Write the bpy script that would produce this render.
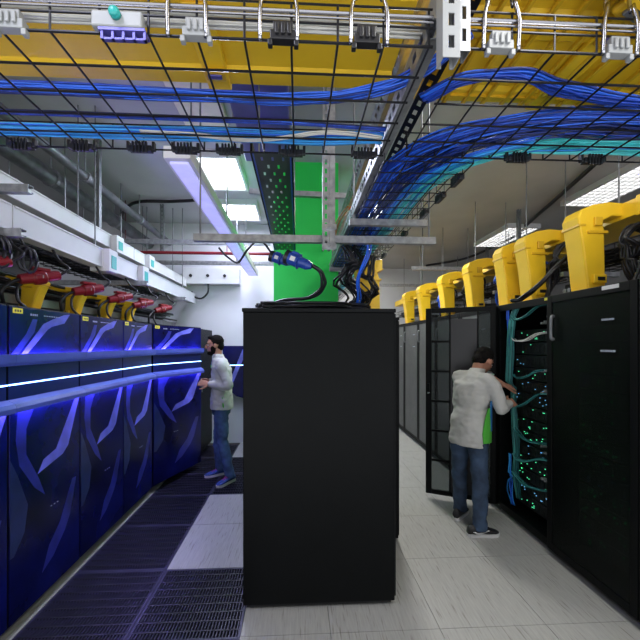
import bpy, math, random
from mathutils import Vector, Matrix, noise
R = math.radians
PI = math.pi
scene = bpy.context.scene
COL = scene.collection
for o in list(bpy.data.objects):
    bpy.data.objects.remove(o)

# ------------------------------------------------------------------ camera
cam_d = bpy.data.cameras.new('camera'); cam = bpy.data.objects.new('camera', cam_d); COL.objects.link(cam)
cam.location = (0, 0, 1.65); cam.rotation_euler = (R(90), 0, R(-2.8))
cam_d.sensor_width = 36; cam_d.lens = 36 * 350 / 640
cam_d.shift_x = 5 / 640; cam_d.shift_y = 24 / 640
cam_d.clip_start = 0.05
scene.camera = cam
# ------------------------------------------------------------------ world, exposure
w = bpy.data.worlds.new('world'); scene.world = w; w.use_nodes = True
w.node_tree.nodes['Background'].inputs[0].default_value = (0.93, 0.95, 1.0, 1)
# added fill for the unbuilt hall behind: brightened below the horizon to light tray undersides
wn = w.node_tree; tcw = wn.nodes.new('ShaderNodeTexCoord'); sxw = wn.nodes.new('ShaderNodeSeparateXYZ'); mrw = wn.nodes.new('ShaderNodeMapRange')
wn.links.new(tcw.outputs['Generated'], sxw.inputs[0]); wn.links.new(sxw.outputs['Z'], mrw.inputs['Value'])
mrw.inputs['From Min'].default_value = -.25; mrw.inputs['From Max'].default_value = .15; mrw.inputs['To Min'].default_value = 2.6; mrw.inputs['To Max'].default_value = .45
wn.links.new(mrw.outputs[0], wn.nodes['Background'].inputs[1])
vs = scene.view_settings
vs.view_transform = 'Standard'; vs.look = 'None'; vs.gamma = 1.0; vs.use_curve_mapping = False
vs.exposure = 0.15
# ------------------------------------------------------------------ area lights: one just under each ceiling luminaire
def area(name, loc, sx, sy, power, color=(1, 1, 1), rot=(0, 0, 0), spread=PI):
    l = bpy.data.lights.new(name, 'AREA'); l.shape = 'RECTANGLE'; l.size = sx; l.size_y = sy
    l.energy = power; l.color = color; l.spread = spread
    o = bpy.data.objects.new(name, l); o.location = loc; o.rotation_euler = rot; COL.objects.link(o); return o
LUM = [  # x, y, sx, sy, power
    (-0.85, 4.05, 0.4, 0.75, 34), (-0.85, 5.2, 0.5, 0.6, 20),
    (3.95, 4.15, 0.5, 1.1, 0), (3.75, 6.2, 0.5, 1.1, 0), (1.1, 5.0, 0.4, 1.1, 62), (1.3, 7.6, 0.5, 1.1, 34),
    (1.45, -0.2, 0.6, 1.2, 40), (-1.1, -0.2, 0.6, 1.2, 26), (1.35, 1.9, 0.3, 1.0, 10)]  # these three lamps are added as fill light and kept out of view
CEIL = 3.65
for i, (x, y, sx, sy, p) in enumerate(LUM):
    if p == 0: continue
    c = (0.70, 0.74, 1.0) if x < 0 else (1.0, 0.98, 0.93)
    area('lamp_light', (x, y, CEIL - 0.085), sx * .9, sy * .9, p, c)
area('lamp_light', (-0.72, 3.9, 2.735), 0.06, 3.3, 20, (0.62, 0.62, 1.0))

# ================================================================== helpers
class MB:
    def __init__(s): s.v = []; s.f = []
    def add(s, vs_, fs):
        n = len(s.v); s.v += [Vector(p) for p in vs_]; s.f += [tuple(i + n for i in f) for f in fs]; return s
    def box(s, x0, y0, z0, x1, y1, z1):
        return s.add([(x0,y0,z0),(x1,y0,z0),(x1,y1,z0),(x0,y1,z0),(x0,y0,z1),(x1,y0,z1),(x1,y1,z1),(x0,y1,z1)],
                     [(0,3,2,1),(4,5,6,7),(0,1,5,4),(1,2,6,5),(2,3,7,6),(3,0,4,7)])
    def obox(s, c, size, M=None):
        M = M or Matrix.Identity(3); c = Vector(c); hx, hy, hz = [k/2 for k in size]
        P = [c + M @ Vector((a*hx, b*hy, d*hz)) for d in (-1,1) for a, b in ((-1,-1),(1,-1),(1,1),(-1,1))]
        return s.add(P, [(0,3,2,1),(4,5,6,7),(0,1,5,4),(1,2,6,5),(2,3,7,6),(3,0,4,7)])
    def loft(s, rings, caps=True):
        n = len(rings[0]); b = len(s.v)
        for r in rings: s.v += [Vector(p) for p in r]
        for i in range(len(rings)-1):
            for j in range(n):
                k = (j+1) % n
                s.f.append((b+i*n+j, b+i*n+k, b+(i+1)*n+k, b+(i+1)*n+j))
        if caps:
            s.f.append(tuple(b+j for j in reversed(range(n))))
            s.f.append(tuple(b+(len(rings)-1)*n+j for j in range(n)))
        return s
    def tube(s, pts, r, n=8, smooth=0, squash=None):
        pts = [Vector(p) for p in pts]
        if smooth: pts, r = spline(pts, smooth, r)
        rr = r if isinstance(r, (list, tuple)) else [r]*len(pts)
        rings = []; up = None
        for i, p in enumerate(pts):
            t = (pts[min(i+1, len(pts)-1)] - pts[max(i-1, 0)])
            if t.length < 1e-9: t = Vector((0,0,1))
            t.normalize()
            if up is None:
                a = Vector((0,0,1)) if abs(t.z) < .9 else Vector((1,0,0))
                up = (a - t*a.dot(t)).normalized()
            else:
                up = (up - t*up.dot(t)); up = up.normalized() if up.length > 1e-6 else Vector((1,0,0))
            sd = t.cross(up)
            rings.append([p + (up*math.cos(2*PI*k/n) + sd*math.sin(2*PI*k/n))*rr[i] for k in range(n)])
        return s.loft(rings)
    def cyl(s, a, b, r, n=12): return s.tube([a, b], r, n)
    def prism(s, poly, plane, a, b):
        def m(u, v, w):
            return {'XZ': (u, w, v), 'YZ': (w, u, v), 'XY': (u, v, w)}[plane]
        return s.loft([[m(u, v, a) for u, v in poly], [m(u, v, b) for u, v in poly]])
    def ell(s, c, rad, M=None, nu=16, nv=10):
        M = M or Matrix.Identity(3); c = Vector(c); rings = []
        for i in range(nv+1):
            ph = -PI/2 + PI*i/nv; ph = max(min(ph, PI/2-.05), -PI/2+.05)
            rings.append([c + M @ Vector((rad[0]*math.cos(ph)*math.cos(2*PI*k/nu), rad[1]*math.cos(ph)*math.sin(2*PI*k/nu), rad[2]*math.sin(ph))) for k in range(nu)])
        return s.loft(rings)
    def mesh(s, name, off=Vector((0,0,0))):
        me = bpy.data.meshes.new(name); me.from_pydata([tuple(p - off) for p in s.v], [], s.f); me.update(); return me
    def build(s, name, mat, parent=None, loc=None, bevel=0, smooth=False, local=False):
        off = Vector((0,0,0))
        if parent is not None and not local:
            q = parent
            while q is not None: off = off + q.location; q = q.parent
        if loc is not None: off = Vector(loc)
        me = s.mesh(name, off)
        o = bpy.data.objects.new(name, me); COL.objects.link(o)
        me.materials.append(mat)
        if parent is not None: o.parent = parent
        elif loc is not None: o.location = loc
        if smooth:
            for p in me.polygons: p.use_smooth = True
        if bevel:
            b = o.modifiers.new('bevel', 'BEVEL'); b.width = bevel; b.segments = 2; b.limit_method = 'ANGLE'; b.angle_limit = R(40)
        return o

def spline(pts, k, r=None):
    P = [pts[0]] + list(pts) + [pts[-1]]; out = []; ro = []
    rl = list(r) if isinstance(r, (list, tuple)) else None
    for i in range(1, len(P)-2):
        for j in range(k):
            t = j / k; a, b, c, d = P[i-1], P[i], P[i+1], P[i+2]
            out.append(.5*((2*b) + (-a+c)*t + (2*a-5*b+4*c-d)*t*t + (-a+3*b-3*c+d)*t**3))
            if rl: ro.append(rl[i-1]*(1-t) + rl[i]*t)
    out.append(P[-2])
    if rl: ro.append(rl[-1]); return out, ro
    return out, r

def thing(name, label, cat, loc=(0,0,0), rz=0, group=None):
    o = bpy.data.objects.new(name, None); COL.objects.link(o)
    o.location = loc; o.rotation_euler = (0, 0, rz); o.empty_display_size = .1
    return tag(o, label, cat, group)
def tag(o, label, cat, group=None):
    o['label'] = label; o['category'] = cat
    if group: o['group'] = group
    return o
def struct(o): o['kind'] = 'structure'; return o
def dup(root, loc, label, rz=None):
    r = root.copy(); COL.objects.link(r); r.location = loc; r['label'] = label
    if rz is not None: r.rotation_euler = (0, 0, rz)
    def rec(src, dst):
        for ch in list(src.children):
            c = ch.copy(); COL.objects.link(c); c.parent = dst; rec(ch, c)
    rec(root, r); return r

# ------------------------------------------------------------------ materials
def mat(name, col, rough=.5, metal=0, var=.12, vscale=6, bump=0, bscale=60, emit=None, estr=0, spec=.5, coat=0, stretch=None):
    m = bpy.data.materials.new(name); m.use_nodes = True; nt = m.node_tree; N = nt.nodes; L = nt.links
    b = N['Principled BSDF']; b.inputs['Roughness'].default_value = rough; b.inputs['Metallic'].default_value = metal
    b.inputs['Specular IOR Level'].default_value = spec; b.inputs['Coat Weight'].default_value = coat
    tc = N.new('ShaderNodeTexCoord'); mp = N.new('ShaderNodeMapping'); L.new(tc.outputs['Object'], mp.inputs[0])
    if stretch: mp.inputs['Scale'].default_value = stretch[:3]; mp.inputs['Rotation'].default_value = (0, 0, stretch[3])
    nz = N.new('ShaderNodeTexNoise'); nz.inputs['Scale'].default_value = vscale; nz.inputs['Detail'].default_value = 5
    L.new(mp.outputs[0], nz.inputs['Vector'])
    cr = N.new('ShaderNodeValToRGB'); cr.color_ramp.elements[0].position = .3; cr.color_ramp.elements[1].position = .7
    cr.color_ramp.elements[0].color = tuple(c*(1-var) for c in col) + (1,)
    cr.color_ramp.elements[1].color = tuple(min(1, c*(1+var)) for c in col) + (1,)
    L.new(nz.outputs['Fac'], cr.inputs[0]); L.new(cr.outputs[0], b.inputs['Base Color'])
    if bump:
        n2 = N.new('ShaderNodeTexNoise'); n2.inputs['Scale'].default_value = bscale; L.new(tc.outputs['Object'], n2.inputs['Vector'])
        bp = N.new('ShaderNodeBump'); bp.inputs['Strength'].default_value = bump; bp.inputs['Distance'].default_value = .01
        L.new(n2.outputs['Fac'], bp.inputs['Height']); L.new(bp.outputs[0], b.inputs['Normal'])
    if emit: b.inputs['Emission Color'].default_value = tuple(emit) + (1,); b.inputs['Emission Strength'].default_value = estr
    return m
M = {}
M['black'] = mat('black_powder_coat', (.0035,.0042,.0045), .5, spec=.12, bump=.05, bscale=300)
M['blackmesh'] = mat('black_perforated_steel', (.005,.006,.007), .5, 0, spec=.15, bump=.25, bscale=500)
M['greymesh'] = mat('grey_perforated_steel', (.10,.105,.105), .5, .2, bump=.3, bscale=500)
M['plastic'] = mat('black_plastic', (.012,.012,.014), .35)
M['cable_black'] = mat('black_cable', (.010,.010,.013), .4)
M['wire'] = mat('dark_steel_wire', (.02,.02,.024), .35, .6)
M['chrome'] = mat('chrome_rod', (.36,.36,.38), .25, 1)
M['zinc'] = mat('galvanised_steel', (.34,.35,.37), .38, .75, var=.25, vscale=25)
M['zincdark'] = mat('dull_galvanised_steel', (.20,.21,.22), .45, .6, var=.25, vscale=12)
M['lightgrey'] = mat('light_grey_plastic', (.30,.31,.31), .45)
M['white'] = mat('white_paint', (.62,.62,.63), .45, var=.05)
M['offwhite'] = mat('white_wall_paint', (.62,.62,.66), .8, var=.05, vscale=2)
M['cream'] = mat('cream_metal', (.75,.70,.55), .5)
M['darkwall'] = mat('dark_grey_wall_paint', (.14,.14,.15), .8)
M['ceiling'] = mat('grey_ceiling_plaster', (.42,.42,.43), .9, var=.12, vscale=1.2)
M['yellow'] = mat('yellow_plastic', (.83,.53,.02), .38, var=.08, vscale=4, bump=.05, bscale=120)
M['yellowdark'] = mat('amber_plastic_rib', (.66,.39,.015), .4)
M['green'] = mat('bright_green_paint', (.015,.68,.09), .6, var=.06, vscale=2)
M['red'] = mat('red_plastic', (.19,.008,.014), .35)
M['blueplug'] = mat('blue_plug_plastic', (.015,.05,.30), .35)
M['purple'] = mat('violet_blue_metal', (.10,.09,.35), .4, .3)
M['teal'] = mat('teal_plastic', (.02,.35,.32), .35)
M['c_blue'] = mat('blue_cable', (.012,.055,.42), .35, var=.35, vscale=30)
M['c_navy'] = mat('navy_cable', (.01,.03,.20), .35, var=.35, vscale=30)
M['c_azure'] = mat('azure_cable', (.015,.22,.62), .35, var=.25, vscale=30)
M['c_cyan'] = mat('turquoise_cable', (.03,.50,.52), .38, var=.2, vscale=30)
M['c_teal'] = mat('muted_teal_cable', (.025,.19,.19), .4, var=.3, vscale=20)
M['c_white'] = mat('white_cable', (.62,.62,.58), .4)
M['c_orange'] = mat('orange_cable', (.6,.16,.02), .4)
M['label'] = mat('yellow_label_paper', (.85,.75,.05), .5)
M['ink'] = mat('dark_print', (.02,.02,.02), .6)
M['whiteprint'] = mat('pale_print', (.35,.38,.45), .5)
M['grate'] = mat('dark_grating_steel', (.032,.032,.06), .35, .2, var=.3)
M['grate2'] = mat('black_crossbar_steel', (.006,.006,.010), .4)
M['under'] = mat('dark_concrete', (.02,.02,.026), .9)
M['shadow'] = M['under']
M['skin'] = mat('skin', (.42,.20,.13), .55, var=.08, vscale=20)
M['hair'] = mat('dark_hair', (.006,.005,.0045), .8, spec=.1, bump=.6, bscale=220)
M['beard'] = mat('dark_beard', (.008,.006,.005), .9, spec=.1, bump=.6, bscale=260)
M['greyhair'] = mat('dark_greying_hair', (.008,.007,.0065), .85, spec=.12, var=.5, vscale=60, bump=.6, bscale=220)
M['shirt'] = mat('off_white_cotton', (.50,.50,.48), .9, var=.06, bump=.35, bscale=22)
M['shirtgreen'] = mat('bright_green_fabric', (.07,.42,.04), .8)
M['shirtblue'] = mat('blue_fabric', (.02,.16,.42), .8)
M['mint'] = mat('pale_mint_fabric', (.40,.62,.52), .8)
M['jeans'] = mat('blue_denim', (.035,.062,.115), .85, var=.5, vscale=9, bump=.2, bscale=150)
M['jeans2'] = mat('light_blue_denim', (.05,.095,.21), .85, var=.5, vscale=9, bump=.2, bscale=150)
M['shoe'] = mat('black_shoe_fabric', (.012,.012,.014), .6)
M['shoeblue'] = mat('blue_shoe_fabric', (.03,.07,.28), .6, var=.3, vscale=40)
M['pink'] = mat('pink_trim', (.65,.05,.16), .5)
M['sole'] = mat('white_rubber', (.6,.6,.6), .6)
M['led'] = mat('white_blue_led', (.5,.7,1), .5, emit=(.25,.50,1.0), estr=7)
M['led2'] = mat('violet_blue_led', (.3,.3,1), .5, emit=(.34,.24,1.0), estr=70)
M['lamp'] = mat('lamp_diffuser', (.9,.9,.9), .5, emit=(.93,.96,1.0), estr=4.5)
M['lamp_dim'] = mat('louvred_lamp_diffuser', (.9,.9,.9), .5, emit=(1.0,1.0,.97), estr=4.5)
M['lamp_violet'] = mat('violet_lamp_diffuser', (.6,.6,.8), .5, emit=(.45,.45,1.0), estr=.55)
M['gled'] = mat('green_status_led', (.1,.9,.4), .5, emit=(.10,1.0,.45), estr=.8)
M['bled'] = mat('blue_status_led', (.1,.4,.9), .5, emit=(.20,.6,1.0), estr=.6)
M['server'] = mat('server_face_metal', (.03,.034,.034), .4, .5, var=.5, vscale=50)
M['door_blue'] = mat('deep_blue_printed_film', (.0025,.004,.062), .25, coat=0, var=.9, vscale=2.4, spec=.25)
M['mark_blue'] = mat('pale_blue_printed_mark', (.12,.13,.55), .3, var=.45, vscale=6)
M['mark_dim'] = mat('dim_blue_printed_mark', (.02,.025,.24), .3, var=.5, vscale=5)
M['lip_blue'] = mat('blue_satin_trim', (.08,.11,.50), .3, .1, var=.15)
M['recess'] = mat('navy_recess', (.008,.015,.12), .3)
M['dark_art'] = mat('dark_printed_swirl', (.01,.02,.09), .3, var=.4)
# smoked glass
def glass(name, col, alpha, rough=.05):
    m = bpy.data.materials.new(name); m.use_nodes = True; nt = m.node_tree; N = nt.nodes; L = nt.links
    N.remove(N['Principled BSDF']); out = N['Material Output']
    t = N.new('ShaderNodeBsdfTransparent'); t.inputs[0].default_value = col + (1,)
    g = N.new('ShaderNodeBsdfPrincipled'); g.inputs['Base Color'].default_value = tuple(c*.02 for c in col) + (1,); g.inputs['Specular IOR Level'].default_value = .2; g.inputs['Roughness'].default_value = rough
    mx = N.new('ShaderNodeMixShader'); mx.inputs[0].default_value = alpha
    L.new(t.outputs[0], mx.inputs[1]); L.new(g.outputs[0], mx.inputs[2]); L.new(mx.outputs[0], out.inputs[0]); return m
M['smoked'] = glass('smoked_perforated_panel', (.30,.42,.36), .55, .35)
M['smoked2'] = glass('grey_smoked_pane', (.75,.8,.8), .40, .2)
# floor tile laminate with diagonal streaks
def tilemat(name, col):
    m = mat(name, col, .32, var=.10, vscale=3, stretch=(28, 2.5, 1, R(-62)), spec=.45)
    nt = m.node_tree; N = nt.nodes; L = nt.links; b = N['Principled BSDF']
    tc = N.new('ShaderNodeTexCoord'); mp = N.new('ShaderNodeMapping'); mp.inputs['Rotation'].default_value = (0,0,R(-62)); mp.inputs['Scale'].default_value = (55, 4, 1)
    L.new(tc.outputs['Object'], mp.inputs[0]); nz = N.new('ShaderNodeTexNoise'); nz.inputs['Scale'].default_value = 1.4; nz.inputs['Detail'].default_value = 3
    L.new(mp.outputs[0], nz.inputs['Vector'])
    cr = N.new('ShaderNodeValToRGB'); cr.color_ramp.elements[0].position = .28; cr.color_ramp.elements[0].color = (.45,.42,.38,1)
    cr.color_ramp.elements[1].position = .42; cr.color_ramp.elements[1].color = (1,1,1,1); L.new(nz.outputs['Fac'], cr.inputs[0])
    mx = N.new('ShaderNodeMix'); mx.data_type = 'RGBA'; mx.blend_type = 'MULTIPLY'; mx.inputs[0].default_value = .8
    src = b.inputs['Base Color'].links[0].from_socket
    L.new(src, mx.inputs[6]); L.new(cr.outputs[0], mx.inputs[7]); L.new(mx.outputs[2], b.inputs['Base Color'])
    return m
M['tile'] = tilemat('pale_streaked_laminate', (.37,.37,.35))

# ================================================================== structure
XL, XR, YF, YB, YP = -4.2, 5.2, -1.0, 9.2, 5.9
T = .636
m = MB()
for i in range(-2, 9):                        # right aisle and everything right of the left aisle
    for j in range(-4, 15):
        x0 = .822 + (i-2)*T; x1 = x0 + T
        y0 = 1.99 + (j-2)*.66; y1 = y0 + .66
        x0c = max(x0, -.325); x1c = min(x1, XR); y0c = max(y0, YF); y1c = min(y1, YB)
        if x1c - x0c < .03 or y1c - y0c < .03: continue
        m.box(x0c+.0015, y0c+.0015, -.03, x1c-.0015, y1c-.0015, 0)
for (x0, y0, x1, y1) in ((-.96, 2.61, -.325, 3.246), (-.96, 3.246, -.325, 3.882), (-.96, 5.154, -.325, 5.9)):
    m.box(x0+.002, y0+.002, -.03, x1-.002, y1-.002, 0)
m.box(XL, YF, -.03, -1.6, YP, 0)
struct(m.build('floor', M['tile']))
m = MB(); m.box(XL, YF, -.45, XR, YB, -.40); m.box(-.34, YF, -.4, -.325, YP, -.031); m.box(-1.62, YF, -.4, -1.6, YP, -.031)
struct(m.build('trim_1', M['under']))
m = MB(); m.box(-.33, YF, -.045, XR, YB, -.031); struct(m.build('trim_2', M['under']))
m = MB(); m.box(XL-.1, YF, 0, XL, YP, CEIL); struct(m.build('wall_left', M['darkwall']))
m = MB(); m.box(XR, YF, 0, XR+.1, YB, CEIL); struct(m.build('wall_right', M['darkwall']))
m = MB(); m.box(XL-.1, YP, 0, -.12, YP+.1, CEIL); m.box(-.12, YP, 0, -.02, YB, CEIL); m.box(-.02, YB, 0, XR+.1, YB+.1, CEIL)
struct(m.build('wall_back', M['offwhite']))
m = MB(); m.box(XL-.1, YF-.1, CEIL, XR+.1, YB+.1, CEIL+.1); struct(m.build('ceiling', M['ceiling']))

# floor grates of the left aisle
def grate(x0, y0, w, d, label):
    t = thing('floor_grate', label, 'floor grate', (x0, y0, 0), group='black grated floor tiles of the left aisle')
    f = MB(); e = .018
    f.box(x0+.002, y0+.002, -.035, x0+w-.002, y0+e, 0); f.box(x0+.002, y0+d-e, -.035, x0+w-.002, y0+d-.002, 0)
    f.box(x0+.002, y0+e, -.035, x0+e, y0+d-e, 0); f.box(x0+w-e, y0+e, -.035, x0+w-.002, y0+d-e, 0)
    f.build('frame', M['grate'], t)
    b = MB(); n = 32
    for k in range(n):
        x = x0 + e + (w-2*e)*(k+.5)/n; b.box(x-.003, y0+e, -.026, x+.0028, y0+d-e, -.002)
    b.build('slats', M['grate'], t)
    c = MB(); n = 9
    for k in range(1, n):
        y = y0 + d*k/n; c.box(x0+e, y-.0045, -.03, x0+w-e, y+.0045, -.0005)
    c.build('crossbars', M['grate2'], t)
    return t
rows = [(.702, 'at the frame bottom'), (1.338, 'nearest'), (1.974, 'second row'), (2.61, 'third row'), (3.246, 'fourth row'),
        (3.882, 'fifth row'), (4.518, 'sixth row'), (5.154, 'by the back wall')]
g0 = None
for y, nm in rows:
    for x, side in ((-1.596, 'beside the blue cabinets'), (-.96, 'beside the middle cabinets')):
        if x > -1 and (abs(y-2.61) < .01 or abs(y-3.246) < .01 or abs(y-5.154) < .01): continue
        lb = 'black grated floor tile, %s, %s' % (nm, side)
        if g0 is None: g0 = grate(x, y, .636, .636, lb)
        else: dup(g0, (x, y, 0), lb)

# ================================================================== left row of decorated cabinets
FX = -1.6; W = .637; HT = 1.87
def blue_door(t, x, y0, y1, zt, name='door'):
    """front panel in plane X=x, facing +X, from y0 (near) to y1"""
    d = MB(); d.box(x-.05, y0+.004, .075, x-.004, y1-.004, zt); dr = d.build(name, M['black'], t, bevel=.004)
    u = MB(); u.box(x-.004, y0+.008, 1.575, x+.004, y1-.008, zt-.008); up = u.build('upper_panel', M['door_blue'], dr, bevel=.002)
    l = MB(); l.box(x-.004, y0+.008, .08, x+.004, y1-.008, 1.29); lp = l.build('lower_panel', M['door_blue'], dr, bevel=.002)
    q = MB()
    q.prism([(x-.004,1.575),(x+.004,1.575),(x+.046,1.575),(x+.046,1.545),(x+.036,1.53),(x-.004,1.525)], 'XZ', y0+.001, y1-.001)
    q.prism([(x-.004,1.293),(x+.042,1.293),(x+.042,1.268),(x+.048,1.268),(x+.050,1.295),(x+.040,1.318),(x-.004,1.34)], 'XZ', y0+.001, y1-.001)
    q.build('light_trim', M['lip_blue'], dr)
    q = MB(); q.box(x-.004, y0+.008, 1.341, x-.001, y1-.008, 1.524); rc = q.build('recess', M['recess'], dr)
    q = MB(); q.box(x-.001, y0+.006, 1.4175, x+.005, y1-.006, 1.4245); q.build('light_strip', M['led'], rc)
    for (za, zb) in ((1.576, 1.580), (1.287, 1.292)):
        q = MB(); q.box(x+.018, y0+.03, za, x+.034, y1-.03, zb); q.build('glow_strip', M['led2'], dr)
    q = MB(); q.box(x+.042, y0+.001, 1.553, x+.048, y1-.001, 1.594); q.build('light_lip', M['lip_blue'], dr)
    # printed marks, defined in (fraction of width from near edge, z)
    wd = y1 - y0
    def mk(poly, m_, nm, off=.0005, par=up):
        q = MB(); q.prism([(y0+a*wd, z) for a, z in poly], 'YZ', x+.004, x+.004+off); q.build(nm, m_, par)
    mk([(.13,1.585),(.20,1.585),(.48,1.742),(.54,1.762),(.73,1.79),(.82,1.855),(.73,1.848),(.55,1.81),(.42,1.775)], M['mark_blue'], 'printed_mark')
    mk([(.02,1.585),(.10,1.585),(.30,1.72),(.34,1.80),(.28,1.80),(.2,1.71)], M['mark_dim'], 'printed_mark', .0003)
    mk([(.985,1.27),(.91,1.27),(.60,.96),(.42,.925),(.34,.85),(.50,.875),(.70,.905),(.79,.95)], M['mark_blue'], 'printed_mark', par=lp)
    mk([(.93,.70),(.86,.70),(.66,.46),(.50,.36),(.40,.22),(.56,.27),(.74,.38),(.82,.46)], M['mark_dim'], 'printed_mark', .0005, lp)
    mk([(.10,1.27),(.30,1.27),(.20,1.15),(.20,1.0),(.36,.82),(.44,.70),(.30,.78),(.12,.95),(.08,1.1)], M['mark_dim'], 'printed_mark', par=lp)
    mk([(.02,1.0),(.10,.9),(.22,.7),(.18,.55),(.06,.45),(.02,.45)], M['dark_art'], 'printed_mark', .0004, lp)
    lb = MB(); lb.box(x+.004, y0+.03, zt-.045, x+.0055, y0+.10, zt-.015); lbo = lb.build('yellow_label', M['label'], dr)
    ik = MB()
    for k in range(3): ik.box(x+.0055, y0+.042+k*.018, zt-.037, x+.0059, y0+.053+k*.018, zt-.024)
    ik.build('label_print', M['ink'], lbo)
    ik = MB()
    for k in range(4): ik.box(x+.004, y0+.16+k*.016, zt-.05, x+.0048, y0+.170+k*.016, zt-.038)
    for k in range(7): ik.box(x+.004, y0+.27+k*.022, zt-.046, x+.0048, y0+.286+k*.022, zt-.041)
    for k in range(3): ik.box(x+.004, y0+.33+k*.03, .60, x+.0048, y0+.343+k*.03, .606)
    ik.build('small_print', M['whiteprint'], dr)
    return dr
def rack_body(t, x, y0, y1, zt, depth=1.0, sgn=-1):
    """open fronted carcass"""
    xb = x + sgn*depth; a, b = min(x, xb), max(x, xb); m = MB()
    m.box(a, y0+.002, .03, b, y0+.018, zt); m.box(a, y1-.018, .03, b, y1-.002, zt)
    m.box(a, y0+.018, zt-.02, b, y1-.018, zt); m.box(a, y0+.018, .03, b, y1-.018, .07)
    if sgn < 0: m.box(a, y0+.018, .07, a+.02, y1-.018, zt-.02)
    else: m.box(b-.02, y0+.018, .07, b, y1-.018, zt-.02)
    bo = m.build('cabinet_body', M['black'], t)
    p = MB(); p.box(a+.03, y0+.01, 0, b-.03, y1-.01, .03); p.build('plinth', M['zincdark'], t)
    return bo
ys = [1.375, 2.012, 2.649, 3.286]
names = ['blue lit server cabinet at the left edge of the view, cut off by the frame',
         'blue lit server cabinet, nearest whole one, with small white print and a yellow label',
         'blue lit server cabinet between the nearest whole one and the third',
         'blue lit server cabinet just before the one with its door swung open']
c0 = thing('server_cabinet', names[0], 'server cabinet', (FX, ys[0], 0), group='blue lit cabinets of the left row')
rack_body(c0, FX-.05, ys[0], ys[0]+W, HT)
blue_door(c0, FX, ys[0], ys[0]+W, HT)
for y, nm in zip(ys[1:], names[1:]): dup(c0, (FX, y, 0), nm)
# cabinet with door swung open into the aisle
c4 = thing('server_cabinet', 'blue lit server cabinet with its wide door swung out toward the man', 'server cabinet', (FX, 3.925, 0), group='blue lit cabinets of the left row')
rack_body(c4, FX-.05, 3.925, 3.925+.86, HT)
q = MB()
for k in range(9): q.box(FX-.9, 3.97, .15+k*.18, FX-.12, 4.74, .29+k*.18)
q.build('server_unit', M['server'], c4)
dr = blue_door(c4, FX, 3.925, 3.925+.86, HT)
# rotate door about hinge (FX, 3.925)
dr.matrix_basis = Matrix.Translation((0.0, 0.02, 0)) @ Matrix.Rotation(R(-21), 4, 'Z')
# plain dark cabinets closing the row
c5 = thing('server_cabinet', 'plain black cabinet at the far end of the left row behind the man', 'server cabinet', (-1.42, 5.1, 0))
rack_body(c5, -1.45, 5.1, 5.8, HT, .9)
q = MB(); q.box(-1.45, 5.105, .075, -1.40, 5.795, HT); d5 = q.build('door', M['blackmesh'], c5, bevel=.004)
q = MB(); q.box(-1.40, 5.16, .95, -1.385, 5.18, 1.15); q.build('door_handle', M['zincdark'], d5)

# ================================================================== middle cabinets
def mid_cab(x0, x1, y0, y1, zt, label):
    t = thing('server_cabinet', label, 'server cabinet', ((x0+x1)/2, (y0+y1)/2, 0))
    m = MB(); m.box(x0, y0, .035, x1, y1, zt-.025); m.build('side_panel', M['black'], t, bevel=.004)
    m = MB(); m.box(x0-.006, y0-.006, zt-.024, x1+.006, y1, zt); m.build('top_cover', M['blackmesh'], t, bevel=.003)
    m = MB(); m.box(x0+.02, y0+.02, 0.012, x1-.02, y1-.02, .035); m.build('plinth', M['plastic'], t)
    for sx in (x0+.05, x1-.05):
        for sy in (y0+.05, y1-.05):
            m = MB(); m.cyl((sx, sy, 0), (sx, sy, .02), .022, 12); m.build('levelling_foot', M['zincdark'], t)
    m = MB(); m.box(x1, y0+.02, .05, x1+.012, y1-.02, zt-.03); d = m.build('door', M['blackmesh'], t, bevel=.002)
    m = MB(); m.box(x1+.012, y1-.09, .95, x1+.024, y1-.07, 1.15); m.build('door_handle', M['zincdark'], d)
    return t
mid_cab(-.338, .610, 2.176, 2.84, 1.872, 'black steel cabinet with a plain side panel in the foreground between the aisles')
mid_cab(-.20, .835, 2.87, 3.6, 1.872, 'black cabinet standing right behind the plain foreground cabinet')

# ================================================================== right row
RX = 2.0; RT = 2.03; RW = .74
ry = [1.18, 1.92, 2.66, 3.40, 4.14, 4.88, 5.62, 6.36, 7.10]
def right_rack(y0, label, kind):
    t = thing('server_cabinet', label, 'server cabinet', (RX, y0, 0), group='tall cabinets of the right row')
    y1 = y0 + RW
    rack_body(t, RX, y0, y1, RT, 1.05, 1)
    fr = MB(); e = .045
    fr.box(RX-.012, y0+.002, .05, RX, y0+e, RT); fr.box(RX-.012, y1-e, .05, RX, y1-.002, RT)
    fr.box(RX-.012, y0+e, RT-.06, RX, y1-e, RT); fr.box(RX-.012, y0+e, .05, RX, y1-e, .10)
    fr.build('front_frame', M['black'], t, bevel=.002)
    return t
def servers(t, y0, n, seed, x=RX+.16, leds=True, skip=()):
    rnd = random.Random(seed)
    for k in range(n):
        if k in skip: continue
        z = .14 + k*.118
        u = MB(); u.box(x, y0+.06, z, x+.75, y0+RW-.07, z+.108)
        for j in range(9):
            yy = y0 + .09 + j*.058; u.box(x-.004, yy, z+.02, x, yy+.04, z+.085)
        s = u.build('server_unit', M['server'], t)
        if leds:
            g = MB()
            for j in range(rnd.choice((3,5,8)) if k > 6 else rnd.choice((8,12,16))):
                yy = y0+.08+rnd.random()*(RW-.18); zz = z+.015+rnd.random()*.08
                g.box(x-.009, yy, zz, x-.0035, yy+.008, zz+.006)
            g.build('status_light', M['gled'] if rnd.random() < .8 else M['bled'], s)
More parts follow.
